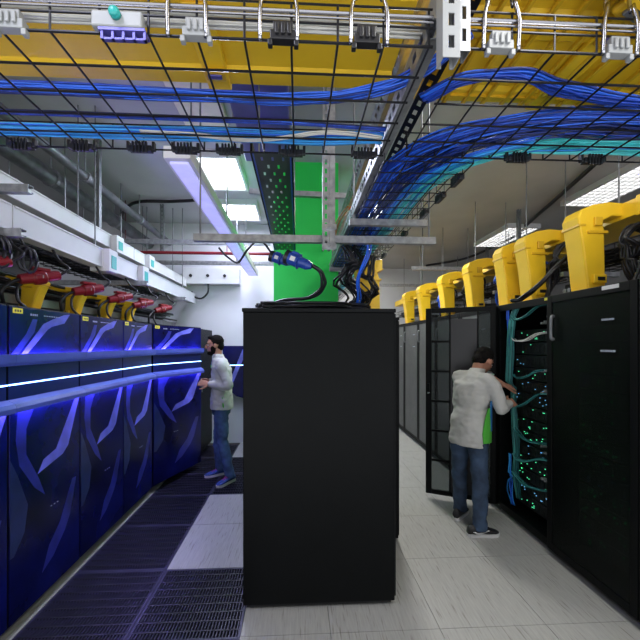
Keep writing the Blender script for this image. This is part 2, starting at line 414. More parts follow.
def closed_door(t, y0, m_):
    y1 = y0 + RW; d = MB(); x = RX-.045
    d.box(x, y0+.004, .055, x+.03, y0+.05, RT-.004); d.box(x, y1-.05, .055, x+.03, y1-.004, RT-.004)
    d.box(x, y0+.05, RT-.06, x+.03, y1-.05, RT-.004); d.box(x, y0+.05, .055, x+.03, y1-.05, .11)
    do = d.build('door', M['black'], t, bevel=.003)
    p = MB(); p.box(x+.006, y0+.05, .11, x+.012, y1-.05, RT-.06); p.build('door_panel', m_, do)
    h = MB(); h.tube([(x, y1-.075, 1.86), (x-.022, y1-.078, 1.85), (x-.024, y1-.078, 1.70), (x, y1-.075, 1.69)], .011, 10, 4)
    h.build('door_handle', M['zincdark'], do, smooth=True)
    b = MB()
    for (a, z, n) in ((.16, 1.80, 5), (.15, 1.60, 6)):
        for k in range(n): b.box(x-.0008, y0+a+k*.018, z, x+.0065, y0+a+.012+k*.018, z+.012)
    b.build('door_print', M['whiteprint'], do)
    return do
t = right_rack(ry[0], 'black cabinet of the right row at the frame edge, nearest the camera', 0); servers(t, ry[0], 14, 1); closed_door(t, ry[0], M['smoked'])
t = right_rack(ry[1], 'large black closed cabinet with dark see-through door and green lights inside', 0); servers(t, ry[1], 14, 2); closed_door(t, ry[1], M['smoked'])
b = MB(); b.box(RX-.047, ry[1]+.12, RT-.035, RX-.0445, ry[1]+.24, RT-.01); b.build('white_label', M['white'], t)
# open bay
t = right_rack(ry[2], 'open black cabinet where the man works, teal cables and green lights inside', 1)
servers(t, ry[2], 14, 3, x=RX+.13)
OPEN = t
b = MB(); b.box(RX-.0145, ry[2]+.01, RT-.03, RX-.0122, ry[2]+.07, RT-.01); b.build('yellow_label', M['label'], t)
# open door leaf: hinge (1.985, 3.40) tip (1.39, 3.70)
hinge = Vector((1.975, 3.405, 0)); L_ = .67; ang = math.atan2(.30, -.60)
MR = Matrix.Rotation(ang, 3, 'Z')
def leaf(m, u0, u1, z0, z1, th=.03, w0=None):
    c = hinge + MR @ Vector(((u0+u1)/2, 0, 0)); m.obox((c.x, c.y, (z0+z1)/2), (u1-u0, th, z1-z0), MR)
d = MB(); leaf(d, .0, .05, .055, RT); leaf(d, L_-.06, L_, .055, RT); leaf(d, .05, L_-.06, RT-.05, RT); leaf(d, .05, L_-.06, .055, .10)
do = d.build('door', M['black'], t, bevel=.003)
d = MB(); leaf(d, .17, .42, .10, RT-.12, .012); d.build('door_back_panel', M['plastic'], do)
d = MB(); leaf(d, .42, .435, .10, RT-.05, .03); leaf(d, .155, .17, .10, RT-.05, .03)
for k in range(1, 6):
    z = .10 + k*.315; leaf(d, .435, L_-.06, z-.011, z+.011, .02)
d.build('door_bars', M['black'], do)
d = MB(); leaf(d, .435, L_-.06, .10, RT-.05, .006); leaf(d, .05, .155, .10, RT-.05, .006); d.build('door_pane', M['smoked2'], do)
c = hinge + MR @ Vector((L_-.03, .02, 0)); d = MB(); d.obox((c.x, c.y, 1.18), (.025, .02, .10), MR); d.build('door_handle', M['black'], do)
c = hinge + MR @ Vector((L_-.03, .03, 0)); d = MB(); d.ell((c.x, c.y, 1.13), (.012,.012,.012)); d.build('door_lock', M['chrome'], do)
far_names = ['grey meshed cabinet right behind the open door', 'second grey meshed cabinet behind the open door', 'third grey meshed cabinet behind the open door',
             'fourth grey meshed cabinet behind the open door', 'fifth grey meshed cabinet behind the open door', 'farthest grey meshed cabinet of the right row']
t = right_rack(ry[3], far_names[0], 2); closed_door(t, ry[3], M['greymesh'])
for y, nm in zip(ry[4:], far_names[1:]): dup(t, (RX, y, 0), nm)

# ================================================================== cable helpers
M['c_blue2'] = mat('bright_blue_cable', (.03,.14,.75), .25); M['c_navy2'] = mat('deep_navy_cable', (.004,.012,.07), .3); M['c_cyan2'] = mat('pale_turquoise_cable', (.10,.68,.70), .3); M['c_az2'] = mat('light_azure_cable', (.04,.36,.85), .3)
M['c_teal2'] = mat('light_teal_cable', (.07,.34,.32), .4); M['c_teal3'] = mat('dark_teal_cable', (.01,.09,.10), .4)
M['c_pale'] = mat('pale_blue_cable', (.25,.42,.75), .3)
ALT = {M['c_blue'].name: ['c_blue2','c_navy','c_blue2'], M['c_navy'].name: ['c_blue','c_navy2','c_blue','c_blue2','c_navy2'], M['c_azure'].name: ['c_az2','c_blue2','c_az2'], M['c_cyan'].name: ['c_cyan2','c_cyan2','c_azure'], M['c_teal'].name: ['c_teal2','c_teal3']}
def bundle(name, label, m_, path, n, r, spread, seed, axis=(0,1,0), flat=.35, k=6, cat='cable bundle', group=None, parent=None, seg=5, twist=.25):
    rnd = random.Random(seed); path, _ = spline([Vector(p) for p in path], k); mb = MB(); counts = []
    ax = Vector(axis).normalized()
    for i in range(n):
        a = (rnd.random()*2-1)*spread/2; b = rnd.random()*spread*flat; s1 = rnd.random()*10; pts = []
        for j, p in enumerate(path):
            t = (path[min(j+1, len(path)-1)] - path[max(j-1, 0)]).normalized()
            sd = t.cross(Vector((0,0,1)))
            sd = sd.normalized() if sd.length > .2 else ax
            if ax.length and abs(sd.dot(t)) > .9: sd = ax
            up = sd.cross(t).normalized()
            w = (math.sin(j*.35 + s1) + .6*math.sin(j*.83 + s1*2.1))*spread*twist*.5
            pts.append(p + sd*(a + w) + up*(b*(1 if up.z > 0 else -1)))
        mb.tube(pts, r*(.8+.4*rnd.random()), seg); counts.append(len(mb.f))
    p0 = path[0]; o = mb.build(name, m_, loc=tuple(p0), smooth=True)
    alts = ALT.get(m_.name, [])
    for a_ in alts: o.data.materials.append(M[a_])
    if alts:
        f0 = 0
        for c_ in counts:
            ix = rnd.choice([0, 0] + list(range(1, len(alts)+1)))
            for q_ in range(f0, c_): o.data.polygons[q_].material_index = ix
            f0 = c_
    return tag(o, label, cat, group)

# ================================================================== overhead: transverse wire mesh trays
TZ = 2.444; TY0, TY1 = .92, 1.46
def mesh_tray_x(x0, x1, label, near_clips, far_clips, hooks, clipmat):
    t = thing('wire_mesh_cable_tray', label, 'cable tray', ((x0+x1)/2, (TY0+TY1)/2, TZ))
    w = MB()
    for k in range(6):
        y = TY0 + (TY1-TY0)*k/5; w.cyl((x0, y, TZ), (x1, y, TZ), .0038, 6)
    for y in (TY0, TY1):
        for z in (TZ+.05, TZ+.10): w.cyl((x0, y, z), (x1, y, z), .0030, 6)
    n = int((x1-x0)/.115)
    for k in range(n+1):
        x = x0 + .01 + k*(x1-x0-.02)/n
        w.tube([(x, TY0, TZ+.10), (x, TY0, TZ), (x, TY1, TZ), (x, TY1, TZ+.10)], .0034, 6)
    w.build('wire_mesh', M['wire'], t)
    w = MB(); w.cyl((x0, TY0-.004, TZ+.075), (x1, TY0-.004, TZ+.075), .0055, 8); w.cyl((x0, TY0-.004, TZ+.062), (x1, TY0-.004, TZ+.062), .003, 8)
    w.build('side_rod', M['chrome'], t)
    for i, x in enumerate(near_clips):
        c = MB(); mm = clipmat[i]
        c.box(x-.034, TY0-.012, TZ-.004, x+.034, TY0+.012, TZ+.020)
        c.box(x-.026, TY0-.012, TZ+.020, x+.026, TY0+.006, TZ+.042)
        for q in (-1, 0, 1): c.box(x+q*.016-.005, TY0-.018, TZ+.006, x+q*.016+.005, TY0-.012, TZ+.034)
        c.box(x-.040, TY0-.010, TZ-.018, x-.028, TY0+.006, TZ-.002); c.box(x+.028, TY0-.010, TZ-.018, x+.040, TY0+.006, TZ-.002)
        c.build('splice_clip', M[mm], t, bevel=.002)
    for x in far_clips:
        c = MB(); c.box(x-.045, TY1-.014, TZ-.012, x+.045, TY1+.012, TZ+.010)
        for q in (-2, -1, 0, 1, 2): c.box(x+q*.013-.004, TY1-.022, TZ-.022, x+q*.013+.004, TY1-.010, TZ+.022)
        c.box(x-.056, TY1-.010, TZ-.006, x-.045, TY1+.010, TZ+.028); c.box(x+.045, TY1-.010, TZ-.006, x+.056, TY1+.010, TZ+.028)
        c.build('splice_clip', M['plastic'], t, bevel=.002)
    for x in hooks:
        for s in (-1, 1):
            h = MB(); h.tube([(x+s*.048, TY0-.008, TZ-.006), (x+s*.048, TY0-.012, TZ+.05), (x+s*.046, TY0-.012, TZ+.085), (x+s*.036, TY0-.01, TZ+.13), (x+s*.034, TY0, TZ+.22), (x+s*.034, TY0, CEIL)], .0055, 10, 4)
            h.build('hanger_rod', M['chrome'], t, smooth=True)
    return t
def Xat(px, d): return d*((px-315)/350+.0488)
near_px = [8, 195, 283, 368]; far_px = [31, 88, 144, 187, 230, 292, 365]
TL = mesh_tray_x(-1.25, .36, 'black wire mesh cable tray crossing the upper left of the view', [Xat(p, .90 + (p-300)*.0001) for p in near_px],
            [Xat(p, 1.45) for p in far_px], [Xat(p, .92) for p in (190, 279, 369)], ['lightgrey', 'lightgrey', 'plastic', 'plastic'])
TR = mesh_tray_x(.45, 1.9, 'black wire mesh cable tray crossing the upper right of the view', [Xat(p, .97) for p in (494, 614)],
            [Xat(p, 1.52) for p in (515, 592, 660)], [Xat(p, .97) for p in (494, 614)], ['lightgrey', 'lightgrey'])
# big grey clamp with teal bolt and violet bracket on the left tray
cx = Xat(121, .89)
c = MB(); c.box(cx-.062, TY0-.03, TZ-.006, cx+.062, TY0-.008, TZ+.034); cl = c.build('tray_clamp', M['lightgrey'], TL, bevel=.004)
c = MB(); c.cyl((cx, TY0-.042, TZ+.020), (cx, TY0-.03, TZ+.020), .013, 12); c.ell((cx, TY0-.042, TZ+.020), (.013,.008,.013)); c.build('clamp_bolt', M['teal'], cl, smooth=True)
c = MB()
c.box(cx-.045, TY0-.028, TZ-.014, cx+.068, TY0+.006, TZ-.007); c.box(cx-.04, TY0-.024, TZ-.034, cx+.07, TY0-.014, TZ-.029)
for k in range(5): c.box(cx-.04+k*.026, TY0-.026, TZ-.034, cx-.034+k*.026, TY0-.014, TZ-.012)
c.build('clamp_bracket', M['purple'], cl)

# lengthwise mesh tray on the right of centre
LX0, LX1 = .375, .77
t = thing('wire_mesh_cable_tray', 'black wire mesh cable tray full of blue cables running away from the camera', 'cable tray', (.57, 1.6, TZ))
w = MB()
for k in range(5):
    x = LX0 + (LX1-LX0)*k/4; w.cyl((x, 1.5, TZ), (x, 7.6, TZ), .0032, 6)
for x in (LX0, LX1):
    for z in (TZ+.05, TZ+.10): w.cyl((x, 1.5, z), (x, 7.6, z), .0032, 6)
for k in range(60):
    y = 1.5 + k*.103; w.tube([(LX0, y, TZ+.10), (LX0, y, TZ), (LX1, y, TZ), (LX1, y, TZ+.10)], .003, 6)
w.build('wire_mesh', M['wire'], t)
for y in (1.66, 1.86, 2.1, 2.5, 3.1):
    c = MB(); c.box(LX1-.012, y-.05, TZ-.016, LX1+.014, y+.05, TZ+.012)
    for q in (-2,-1,0,1,2): c.box(LX1-.018, y+q*.015-.004, TZ-.024, LX1-.008, y+q*.015+.004, TZ+.02)
    c.build('splice_clip', M['plastic'], t, bevel=.002)
for y in (2.2, 3.6, 5.2, 7.0):
    for x in (LX0-.02, LX1+.02):
        c = MB(); c.cyl((x, y, TZ), (x, y, CEIL), .006, 8); c.cyl((x, y, TZ-.01), (x, y, TZ+.02), .014, 8); c.build('hanger_rod', M['zincdark'], t)
    c = MB(); c.box(LX0-.05, y-.02, TZ-.045, LX1+.05, y+.02, TZ-.006); c.build('support_bar', M['zinc'], t)

# cables in the trays
bundle('cable_bundle', 'royal blue cable bundle along the upper part of the left mesh tray', M['c_blue'],
       [(-1.25,1.16,2.462),(-.6,1.17,2.462),(-.15,1.18,2.462),(.1,1.17,2.465),(.30,1.12,2.475),(.42,1.05,2.50),(.50,.98,2.54)], 26, .0032, .045, 3)
bundle('cable_bundle', 'thin navy cable bundle in the middle of the left mesh tray', M['c_navy'],
       [(-1.25,1.275,2.46),(-.5,1.28,2.46),(0,1.29,2.46),(.33,1.31,2.46)], 9, .003, .018, 4)
bundle('cable_bundle', 'bright azure cable bundle along the far side of the left mesh tray', M['c_azure'],
       [(-1.25,1.395,2.46),(-.6,1.385,2.46),(0,1.40,2.46),(.34,1.40,2.47)], 30, .0032, .06, 5)
bundle('cable_bundle', 'two white cables weaving over the azure bundle in the left mesh tray', M['c_white'],
       [(-.6,1.36,2.455),(-.38,1.375,2.454),(-.2,1.40,2.454),(-.02,1.36,2.453),(.12,1.33,2.453),(.33,1.36,2.455)], 3, .0032, .02, 6, cat='cable')
bundle('cable_bundle', 'white cable bundle lying along the near side of the left mesh tray', M['c_white'],
       [(-1.25,.955,2.50),(-.4,.95,2.502),(.34,.955,2.50)], 8, .0035, .02, 7, flat=1.4)
bundle('cable_bundle', 'loose blue cable bundle along the near half of the right mesh tray', M['c_blue'],
       [(.42,1.16,2.47),(.52,1.06,2.47),(.68,1.04,2.47),(.86,1.09,2.47),(1.15,1.13,2.47),(1.9,1.15,2.47)], 24, .0034, .045, 8)
bundle('cable_bundle', 'wide navy blue cable bundle sweeping from the right mesh tray away from the camera', M['c_navy'],
       [(1.95,1.27,2.465),(1.3,1.27,2.465),(.98,1.28,2.465),(.72,1.38,2.465),(.56,1.60,2.465),(.50,2.0,2.465),(.49,3.2,2.465),(.49,5.5,2.465),(.49,7.4,2.465)], 60, .0036, .14, 9, flat=.3)
bundle('cable_bundle', 'royal blue cable bundle over the wide navy one in the right mesh tray', M['c_blue'],
       [(1.95,1.20,2.463),(1.25,1.20,2.463),(.92,1.23,2.463),(.66,1.32,2.463),(.47,1.52,2.463),(.42,1.9,2.463),(.41,3.2,2.463),(.41,6.5,2.463)], 30, .0036, .07, 10, flat=.5)
bundle('cable_bundle', 'turquoise cable bundle along the far side of the right mesh tray, turning away', M['c_cyan'],
       [(1.95,1.41,2.465),(1.25,1.41,2.465),(.98,1.43,2.465),(.80,1.52,2.465),(.68,1.72,2.465),(.64,2.1,2.465),(.63,3.2,2.465),(.63,6.5,2.465)], 40, .0036, .09, 11, flat=.3)
bundle('cable_bundle', 'bright blue cable bundle beside the turquoise one in the lengthwise tray', M['c_azure'],
       [(.95,1.36,2.458),(.74,1.50,2.458),(.60,1.78,2.458),(.56,2.4,2.458),(.56,4,2.458)], 16, .0034, .05, 12, flat=.2)

# ------------------------------------------------------------------ strut channels
def strut(name, label, p0, p1, face, w=.041, dpt=.041, m_='zinc', slots=True, parent=None, cat='steel strut', group=None):
    """C channel from p0 to p1; the slotted web looks along +face"""
    p0 = Vector(p0); p1 = Vector(p1); ax = (p1-p0).normalized(); L = (p1-p0).length
    f = Vector(face); f = (f - ax*f.dot(ax)).normalized(); s = ax.cross(f)
    Mx = Matrix((ax, s, f)).transposed(); mb = MB(); th = .003
    def bx(a0, a1, s0, s1, f0, f1): mb.obox(p0 + ax*(a0+a1)/2 + s*(s0+s1)/2 + f*(f0+f1)/2, (a1-a0, s1-s0, f1-f0), Mx)
    if slots:
        hw = w*.17; bx(0, L, -w/2, -hw, -th, 0); bx(0, L, hw, w/2, -th, 0)
        n = max(1, int(L/.055)); st = L/n
        for k in range(n): bx(k*st, k*st+st*.42, -hw, hw, -th, 0)
    else: bx(0, L, -w/2, w/2, -th, 0)
    bx(0, L, -w/2, -w/2+th, -dpt, -th); bx(0, L, w/2-th, w/2, -dpt, -th)
    bx(0, L, -w/2+th, -w/4, -dpt, -dpt+th); bx(0, L, w/4, w/2-th, -dpt, -dpt+th)
    if parent is not None: return mb.build(name, M[m_], parent)
    return tag(mb.build(name, M[m_], loc=tuple(p0)), label, cat, group)
strut('strut_channel', 'pale slotted steel strut hanging down beside the foreground tray joint', (.385,.86,2.37), (.385,.86,CEIL), (0,-1,0), .045, m_='lightgrey')
strut('strut_channel', 'narrow steel strut hanging right against the pale slotted one', (.425,.875,2.40), (.425,.875,CEIL), (0,-1,0), .032, m_='zinc')
strut('strut_channel', 'slotted strut running away along the left side of the blue cable tray', (.345,.93,2.50), (.345,4.3,2.50), (-1,0,-.15), .055)
strut('strut_channel', 'upper slotted strut running away above the cable trays', (.395,.93,2.80), (.395,4.0,2.80), (-.8,0,-.6), .055)
strut('strut_channel', 'black strut beside the upper slotted one', (.50,.93,2.64), (.50,2.9,2.64), (-.4,0,-1), .05, m_='wire')
# central frame
t = thing('steel_gantry', 'steel gantry hanging in front of the green column', 'strut frame', (.2, 2.2, CEIL))
strut('upright', '', (.175,2.18,2.24), (.175,2.18,CEIL), (0,-1,0), .041, parent=t); strut('upright', '', (.215,2.18,2.24), (.215,2.18,CEIL), (0,-1,0), .036, slots=False, parent=t)
strut('crossbar', '', (-.66,2.24,2.325), (.90,2.24,2.325), (0,-1,.0), .045, slots=False, parent=t)
strut('crossbar', '', (-.40,2.9,2.91), (.75,2.9,2.88), (0,-1,0), .041, slots=False, parent=t)
for z in (2.26, 2.38):
    b = MB(); b.box(.15, 2.165, z-.015, .24, 2.18, z+.015); b.cyl((.195,2.15,z), (.195,2.165,z), .012, 8); b.build('bracket', M['zinc'], t)
for x in (-.62, .86):
    b = MB(); b.cyl((x,2.26,2.33), (x,2.26,CEIL), .006, 8); b.build('hanger_rod', M['zincdark'], t)
# ================================================================== yellow fibre raceways overhead
def raceway(name, label, x0, x1, y0, y1, z, ribs, joints):
    t = thing(name, label, 'cable raceway', ((x0+x1)/2, (y0+y1)/2, z))
    m = MB()
    prof = [(y0,z+.20),(y0,z+.015),(y0+.03,z),(y0+.12,z),(y0+.135,z+.012),(y0+.27,z+.012),(y0+.285,z),(y0+.37,z),(y0+.385,z+.012),(y1-.10,z+.012),(y1-.085,z),(y1-.02,z),(y1,z+.02),(y1,z+.20),
            (y1-.012,z+.20),(y1-.012,z+.03),(y0+.012,z+.03),(y0+.012,z+.20)]
    m.prism(prof, 'YZ', x0, x1)
    m.build('channel', M['yellow'], t)
    if ribs:
        r_ = MB()
        for k in range(int((x1-x0)/ribs)):
            x = x0 + (k+.5)*ribs; r_.box(x-.006, y0+.01, z-.014, x+.006, y1-.01, z)
        for y in (y0+.08, y0+.2, y0+.33, y1-.06): r_.box(x0, y-.004, z-.010, x1, y+.004, z)
        r_.build('rib', M['yellowdark'], t)
    for x in joints:
        j = MB(); j.box(x-.045, y0-.012, z-.012, x+.045, y1+.008, z+.012); j.box(x-.045, y0-.012, z, x+.045, y0, z+.2); j.box(x-.045, y1, z, x+.045, y1+.012, z+.2)
        jo = j.build('coupler', M['yellow'], t, bevel=.01)
        for y in (y0+.33, y0+.58):
            c = MB(); c.box(x-.038, y-.028, z-.026, x+.038, y+.028, z-.014); co = c.build('latch_plate', M['yellowdark'], jo, bevel=.008)
            c = MB(); c.box(x-.026, y-.010, z-.032, x+.026, y+.010, z-.024); c.build('latch', M['purple'], co, bevel=.003)
    for x in (x0+.3, x1-.3):
        for y in (y0+.03, y1-.03):
            b = MB(); b.cyl((x, y, z+.02), (x, y, CEIL), .006, 8); b.build('hanger_rod', M['zincdark'], t)
    return t
raceway('cable_raceway', 'long yellow cable raceway above the left mesh tray, with latched coupler', -2.6, .36, .75, 1.42, 2.68, 0, [-.31])
raceway('cable_raceway', 'ribbed yellow cable raceway above the right mesh tray', .50, 2.9, .80, 1.50, 2.70, .085, [1.05])
t = thing('cable_raceway', 'slanting yellow raceway branch at the upper right', 'cable raceway', (1.3, 1.15, 2.68))
m = MB(); Ms = Matrix.Rotation(R(24), 3, 'Z') @ Matrix.Rotation(R(-4), 3, 'Y')
m.obox((1.45, 1.08, 2.66), (1.3, .17, .02), Ms); m.obox(Vector((1.45,1.08,2.66)) + Ms @ Vector((0,.08,.05)), (1.3,.012,.1), Ms); m.obox(Vector((1.45,1.08,2.66)) + Ms @ Vector((0,-.08,.05)), (1.3,.012,.1), Ms)
for k in range(9): m.obox(Vector((1.45,1.08,2.646)) + Ms @ Vector((-.55+k*.135,0,0)), (.01,.17,.012), Ms)
m.build('channel', M['yellow'], t)
m = MB(); m.obox(Vector((1.0,.99,2.644)), (.13,.07,.02), Ms); mm = m.build('latch_plate', M['yellowdark'], t, bevel=.008)
m = MB(); m.obox(Vector((1.0,.99,2.63)), (.08,.035,.012), Ms); m.build('latch', M['zincdark'], mm, bevel=.003)
m = MB(); m.cyl((1.45,1.08,2.67), (1.45,1.08,CEIL), .006, 8); m.build('hanger_rod', M['zincdark'], t)

# ================================================================== green column
m = MB(); m.box(-.265, 3.85, 0, .446, 4.4, CEIL); o = m.build('column', M['green'], loc=(.09,4.1,0)); tag(o, 'bright green painted square column rising behind the black middle cabinets', 'column')

# perforated black tray with blue edges
t = thing('perforated_cable_tray', 'black perforated tray with blue edges beside the green column', 'cable tray', (-.13, 2.6, 2.6))
m = MB(); x0, x1, y0, y1, z = -.225, -.035, 1.75, 3.55, 2.60
nx, ny = 7, 46; cxs = (x1-x0)/nx; cys = (y1-y0)/ny
for i in range(nx):
    for j in range(ny):
        hole = (i % 2 == 1 and j % 4 == 1) or (i % 2 == 0 and 0 < i < nx-1 and j % 4 == 3)
        X0 = x0+i*cxs; Y0 = y0+j*cys
        if not hole: m.box(X0, Y0, z, X0+cxs, Y0+cys, z+.002)
        else:
            m.box(X0, Y0, z, X0+cxs*.3, Y0+cys, z+.002); m.box(X0+cxs*.7, Y0, z, X0+cxs, Y0+cys, z+.002)
m.build('perforated_base', M['plastic'], t)
m = MB(); m.box(x0-.012, y0, z-.004, x0, y1, z+.06); m.box(x1, y0, z-.004, x1+.012, y1, z+.06); m.build('edge_rail', M['black'], t)
m = MB(); m.box(x0-.002, y0, z-.006, x0+.006, y1, z-.004); m.box(x1-.006, y0, z-.006, x1+.002, y1, z-.004); m.build('blue_edge', M['blueplug'], t)
for y in (2.1, 3.2):
    for x in (x0-.006, x1+.006):
        m = MB(); m.cyl((x, y, z+.05), (x, y, CEIL), .005, 8); m.build('hanger_rod', M['zincdark'], t)

# blue power connectors hanging by the column
def plug(name, label, p0, p1, r, m_, cat='power connector', group=None):
    p0 = Vector(p0); p1 = Vector(p1); d = (p1-p0); L = d.length; d.normalize()
    t = thing(name, label, cat, tuple(p0), group=group)
    b = MB(); b.tube([p0, p0+d*L*.42, p0+d*L*.45, p0+d*L*.48, p0+d*L*.80, p0+d*L*.90, p1], [r, r, r*1.25, r*.85, r*.8, r*.6, r*.42], 16); b.build('shell', m_, t, bevel=.002)
    c = MB(); c.tube([p0-d*.02, p0+d*.004], r*1.15, 16); c.build('socket_rim', M['plastic'], t)
    s = d.cross(Vector((0,0,1))).normalized(); u = s.cross(d)
    l = MB(); Mx = Matrix((d, s, u)).transposed(); l.obox(p0 + d*L*.22 + u*(r*1.05), (L*.28, r*.9, r*.35), Mx); l.build('latch_cap', m_, t, bevel=.003)
    l = MB(); l.obox(p0 + d*L*.24 - s*r*.98*(1 if s.y > 0 else -1), (L*.20, .004, r*.7), Mx); l.build('label_patch', M['white'], t)
    return t
plug('power_plug', 'blue industrial power connector hanging in front of the green column', (-.06,2.30,2.215), (.09,2.26,2.15), .042, M['blueplug'])
plug('power_plug', 'second blue industrial power connector, higher and behind the first', (-.17,2.42,2.25), (-.05,2.40,2.20), .034, M['blueplug'])
bundle('power_cable', 'black cable looping from the blue connectors down to the middle cabinet', M['cable_black'],
       [(.09,2.26,2.15),(.15,2.26,2.10),(.16,2.32,2.02),(.08,2.4,1.96),(-.12,2.5,1.95),(-.26,2.6,1.885)], 2, .009, .035, 20, k=8, seg=8, cat='cable')
bundle('power_cable', 'black cable hanging in loops left of the blue connectors', M['cable_black'],
       [(-.17,2.42,2.25),(-.26,2.44,2.36),(-.34,2.44,2.30),(-.42,2.5,2.22),(-.50,2.5,2.26),(-.56,2.5,2.325)], 2, .007, .02, 21, k=8, seg=8, cat='cable')
bundle('cable_pile', 'black cables lying on top of the foreground middle cabinet', M['cable_black'],
       [(-.26,2.35,1.885),(-.05,2.45,1.90),(.15,2.40,1.895),(.35,2.5,1.90),(.50,2.45,1.885)], 14, .008, .16, 22, k=6, seg=6, flat=.25)
bundle('cable_bundle', 'tangle of black cables dropping beside the green column', M['cable_black'],
       [(.44,2.95,2.44),(.47,2.90,2.30),(.42,2.95,2.15),(.50,3.0,2.02),(.46,3.05,1.88)], 16, .009, .20, 23, k=6, seg=6, axis=(1,0,0), flat=.4)
bundle('cable_bundle', 'second tangle of black cables right of the green column', M['cable_black'],
       [(.62,3.1,2.43),(.60,3.1,2.25),(.66,3.1,2.1),(.56,3.15,1.88)], 12, .009, .16, 24, k=6, seg=6, axis=(1,0,0), flat=.4)
bundle('cable_bundle', 'thin blue cables dropping beside the green column to the cabinet', M['c_blue'],
       [(.52,2.6,2.46),(.53,2.6,2.32),(.47,2.7,2.15),(.49,2.8,1.99),(.45,2.9,1.88)], 6, .005, .035, 25, k=6, axis=(1,0,0))
bundle('cable_bundle', 'orange and yellow cables curving up beside the blue cable tray', M['c_orange'],
       [(.34,2.3,2.55),(.33,2.7,2.62),(.33,3.2,2.64),(.38,3.7,2.62)], 4, .006, .03, 26, k=6)

# ================================================================== yellow downspouts
def spout(name, label, x, y, zb, zt, w=.16, d=.17, arm=.42, s=1, group=None, dup_of=None):
    t = thing(name, label, 'cable chute', (x, y, zb), group=group)
    m = MB(); h = zt - zb; th = .008
    def q(u0, u1, z): return [(u0, z), (u1, z)]
    # side outline in XZ, elbow at the top leading to the raceway
    out = [(x+s*.03,zb),(x-s*.01+s*.0,zb+h*.5),(x-s*.05,zb+h*.84),(x-s*.02,zb+h*.93),(x+s*.08,zb+h*.99),(x+s*.20,zb+h*1.02),(x+s*arm,zb+h*1.0),(x+s*arm,zb+h*.86),(x+s*.22,zb+h*.86),(x+s*(w-.02),zb+h*.80),(x+s*w,zb+h*.70),(x+s*(w+.01),zb)]
    m.prism(out, 'XZ', y, y+d); m.build('elbow', M['yellow'], t, bevel=.012)
    m = MB(); m.box(min(x+s*.02,x+s*(w+.02)), y-.012, zb+h*.66, max(x+s*.02,x+s*(w+.02))+.0, y+d+.012, zb+h*.69)
    m.box(min(x-s*.045,x+s*.01), y-.006, zb+h*.74, max(x-s*.045,x+s*.01), y+d+.006, zb+h*.765)
    m.build('seam_band', M['yellowdark'], t, bevel=.003)
    m = MB(); m.box(min(x+s*.06,x+s*(w)), y-.022, zb+h*.10, max(x+s*.06,x+s*w), y, zb+h*.20); mo = m.build('latch_plate', M['yellow'], t, bevel=.006)
    m = MB(); m.box(min(x+s*.085,x+s*(w-.02)), y-.028, zb+h*.13, max(x+s*.085,x+s*(w-.02)), y-.02, zb+h*.17); m.build('latch', M['plastic'], mo)
    m = MB(); m.box(min(x+s*.07,x+s*(w-.03)), y-.020, zb+h*.74, max(x+s*.07,x+s*(w-.03)), y, zb+h*.84); m.build('corner_block', M['yellowdark'], t, bevel=.006)
    m = MB(); m.box(x-.035 if s > 0 else x-w-.03, y-.02, zb-.012, x+w+.03 if s > 0 else x+.035, y+d+.02, zb+.014); m.build('foot_flange', M['yellowdark'], t)
    return t
sp = [(2.55,'nearest and largest'),(3.18,'second from the camera'),(3.56,'third from the camera'),(4.28,'fourth from the camera'),(5.1,'fifth from the camera'),(6.05,'sixth from the camera'),(6.9,'farthest')]
s0 = None
for y, nm in sp:
    lb = 'yellow elbow-shaped cable chute on the right row of cabinets, %s' % nm
    if s0 is None: s0 = spout('cable_chute', lb, 2.17, y, RT+.012, 2.72, group='yellow cable chutes on the right row')
    else: dup(s0, (2.17, y, RT+.012), lb)
spout('cable_chute', 'yellow cable chute standing on the middle cabinet near the blue cable tray', .60, 3.28, 1.884, 2.44, w=.17, d=.15, arm=.2)
tt = raceway('cable_raceway', 'lengthwise yellow raceway feeding the chutes above the right row', 2.5, 2.9, 0, 1, 3.2, 0, [])
for ch in list(tt.children): bpy.data.objects.remove(ch)
tt.location = (2.62, 5, 2.60)
m = MB(); m.box(2.47, 2.0, 2.60, 2.95, 8.8, 2.615); m.box(2.47, 2.0, 2.615, 2.482, 8.8, 2.72); m.box(2.938, 2.0, 2.615, 2.95, 8.8, 2.72); m.build('channel', M['yellow'], tt)
for k in range(6):
    for x in (2.49, 2.93):
        m = MB(); m.cyl((x, 2.6+k*1.1, 2.615), (x, 2.6+k*1.1, CEIL), .006, 8); m.build('hanger_rod', M['zincdark'], tt)
for k in range(6):
    m = MB(); y = 2.35+k*1.15; m.box(2.455, y, 2.585, 2.965, y+.08, 2.60); m.box(2.455, y, 2.60, 2.47, y+.08, 2.73); m.build('coupler', M['yellow'], tt, bevel=.004)
# left row yellow chutes
lp = [(1.85,'at the left frame edge'),(2.55,'above the nearest whole blue cabinet'),(3.02,'above the second whole blue cabinet'),(3.5,'third from the frame edge'),(3.95,'fourth from the frame edge')]
s0 = None
for y, nm in lp:
    lb = 'yellow cable chute behind the left row of cabinets, %s' % nm
    if s0 is None: s0 = spout('cable_chute', lb, -1.86, y, HT+.012, 2.13, w=.10, d=.09, arm=.26, s=-1, group='yellow cable chutes on the left row')
    else: dup(s0, (-1.84, y, HT+.012), lb)

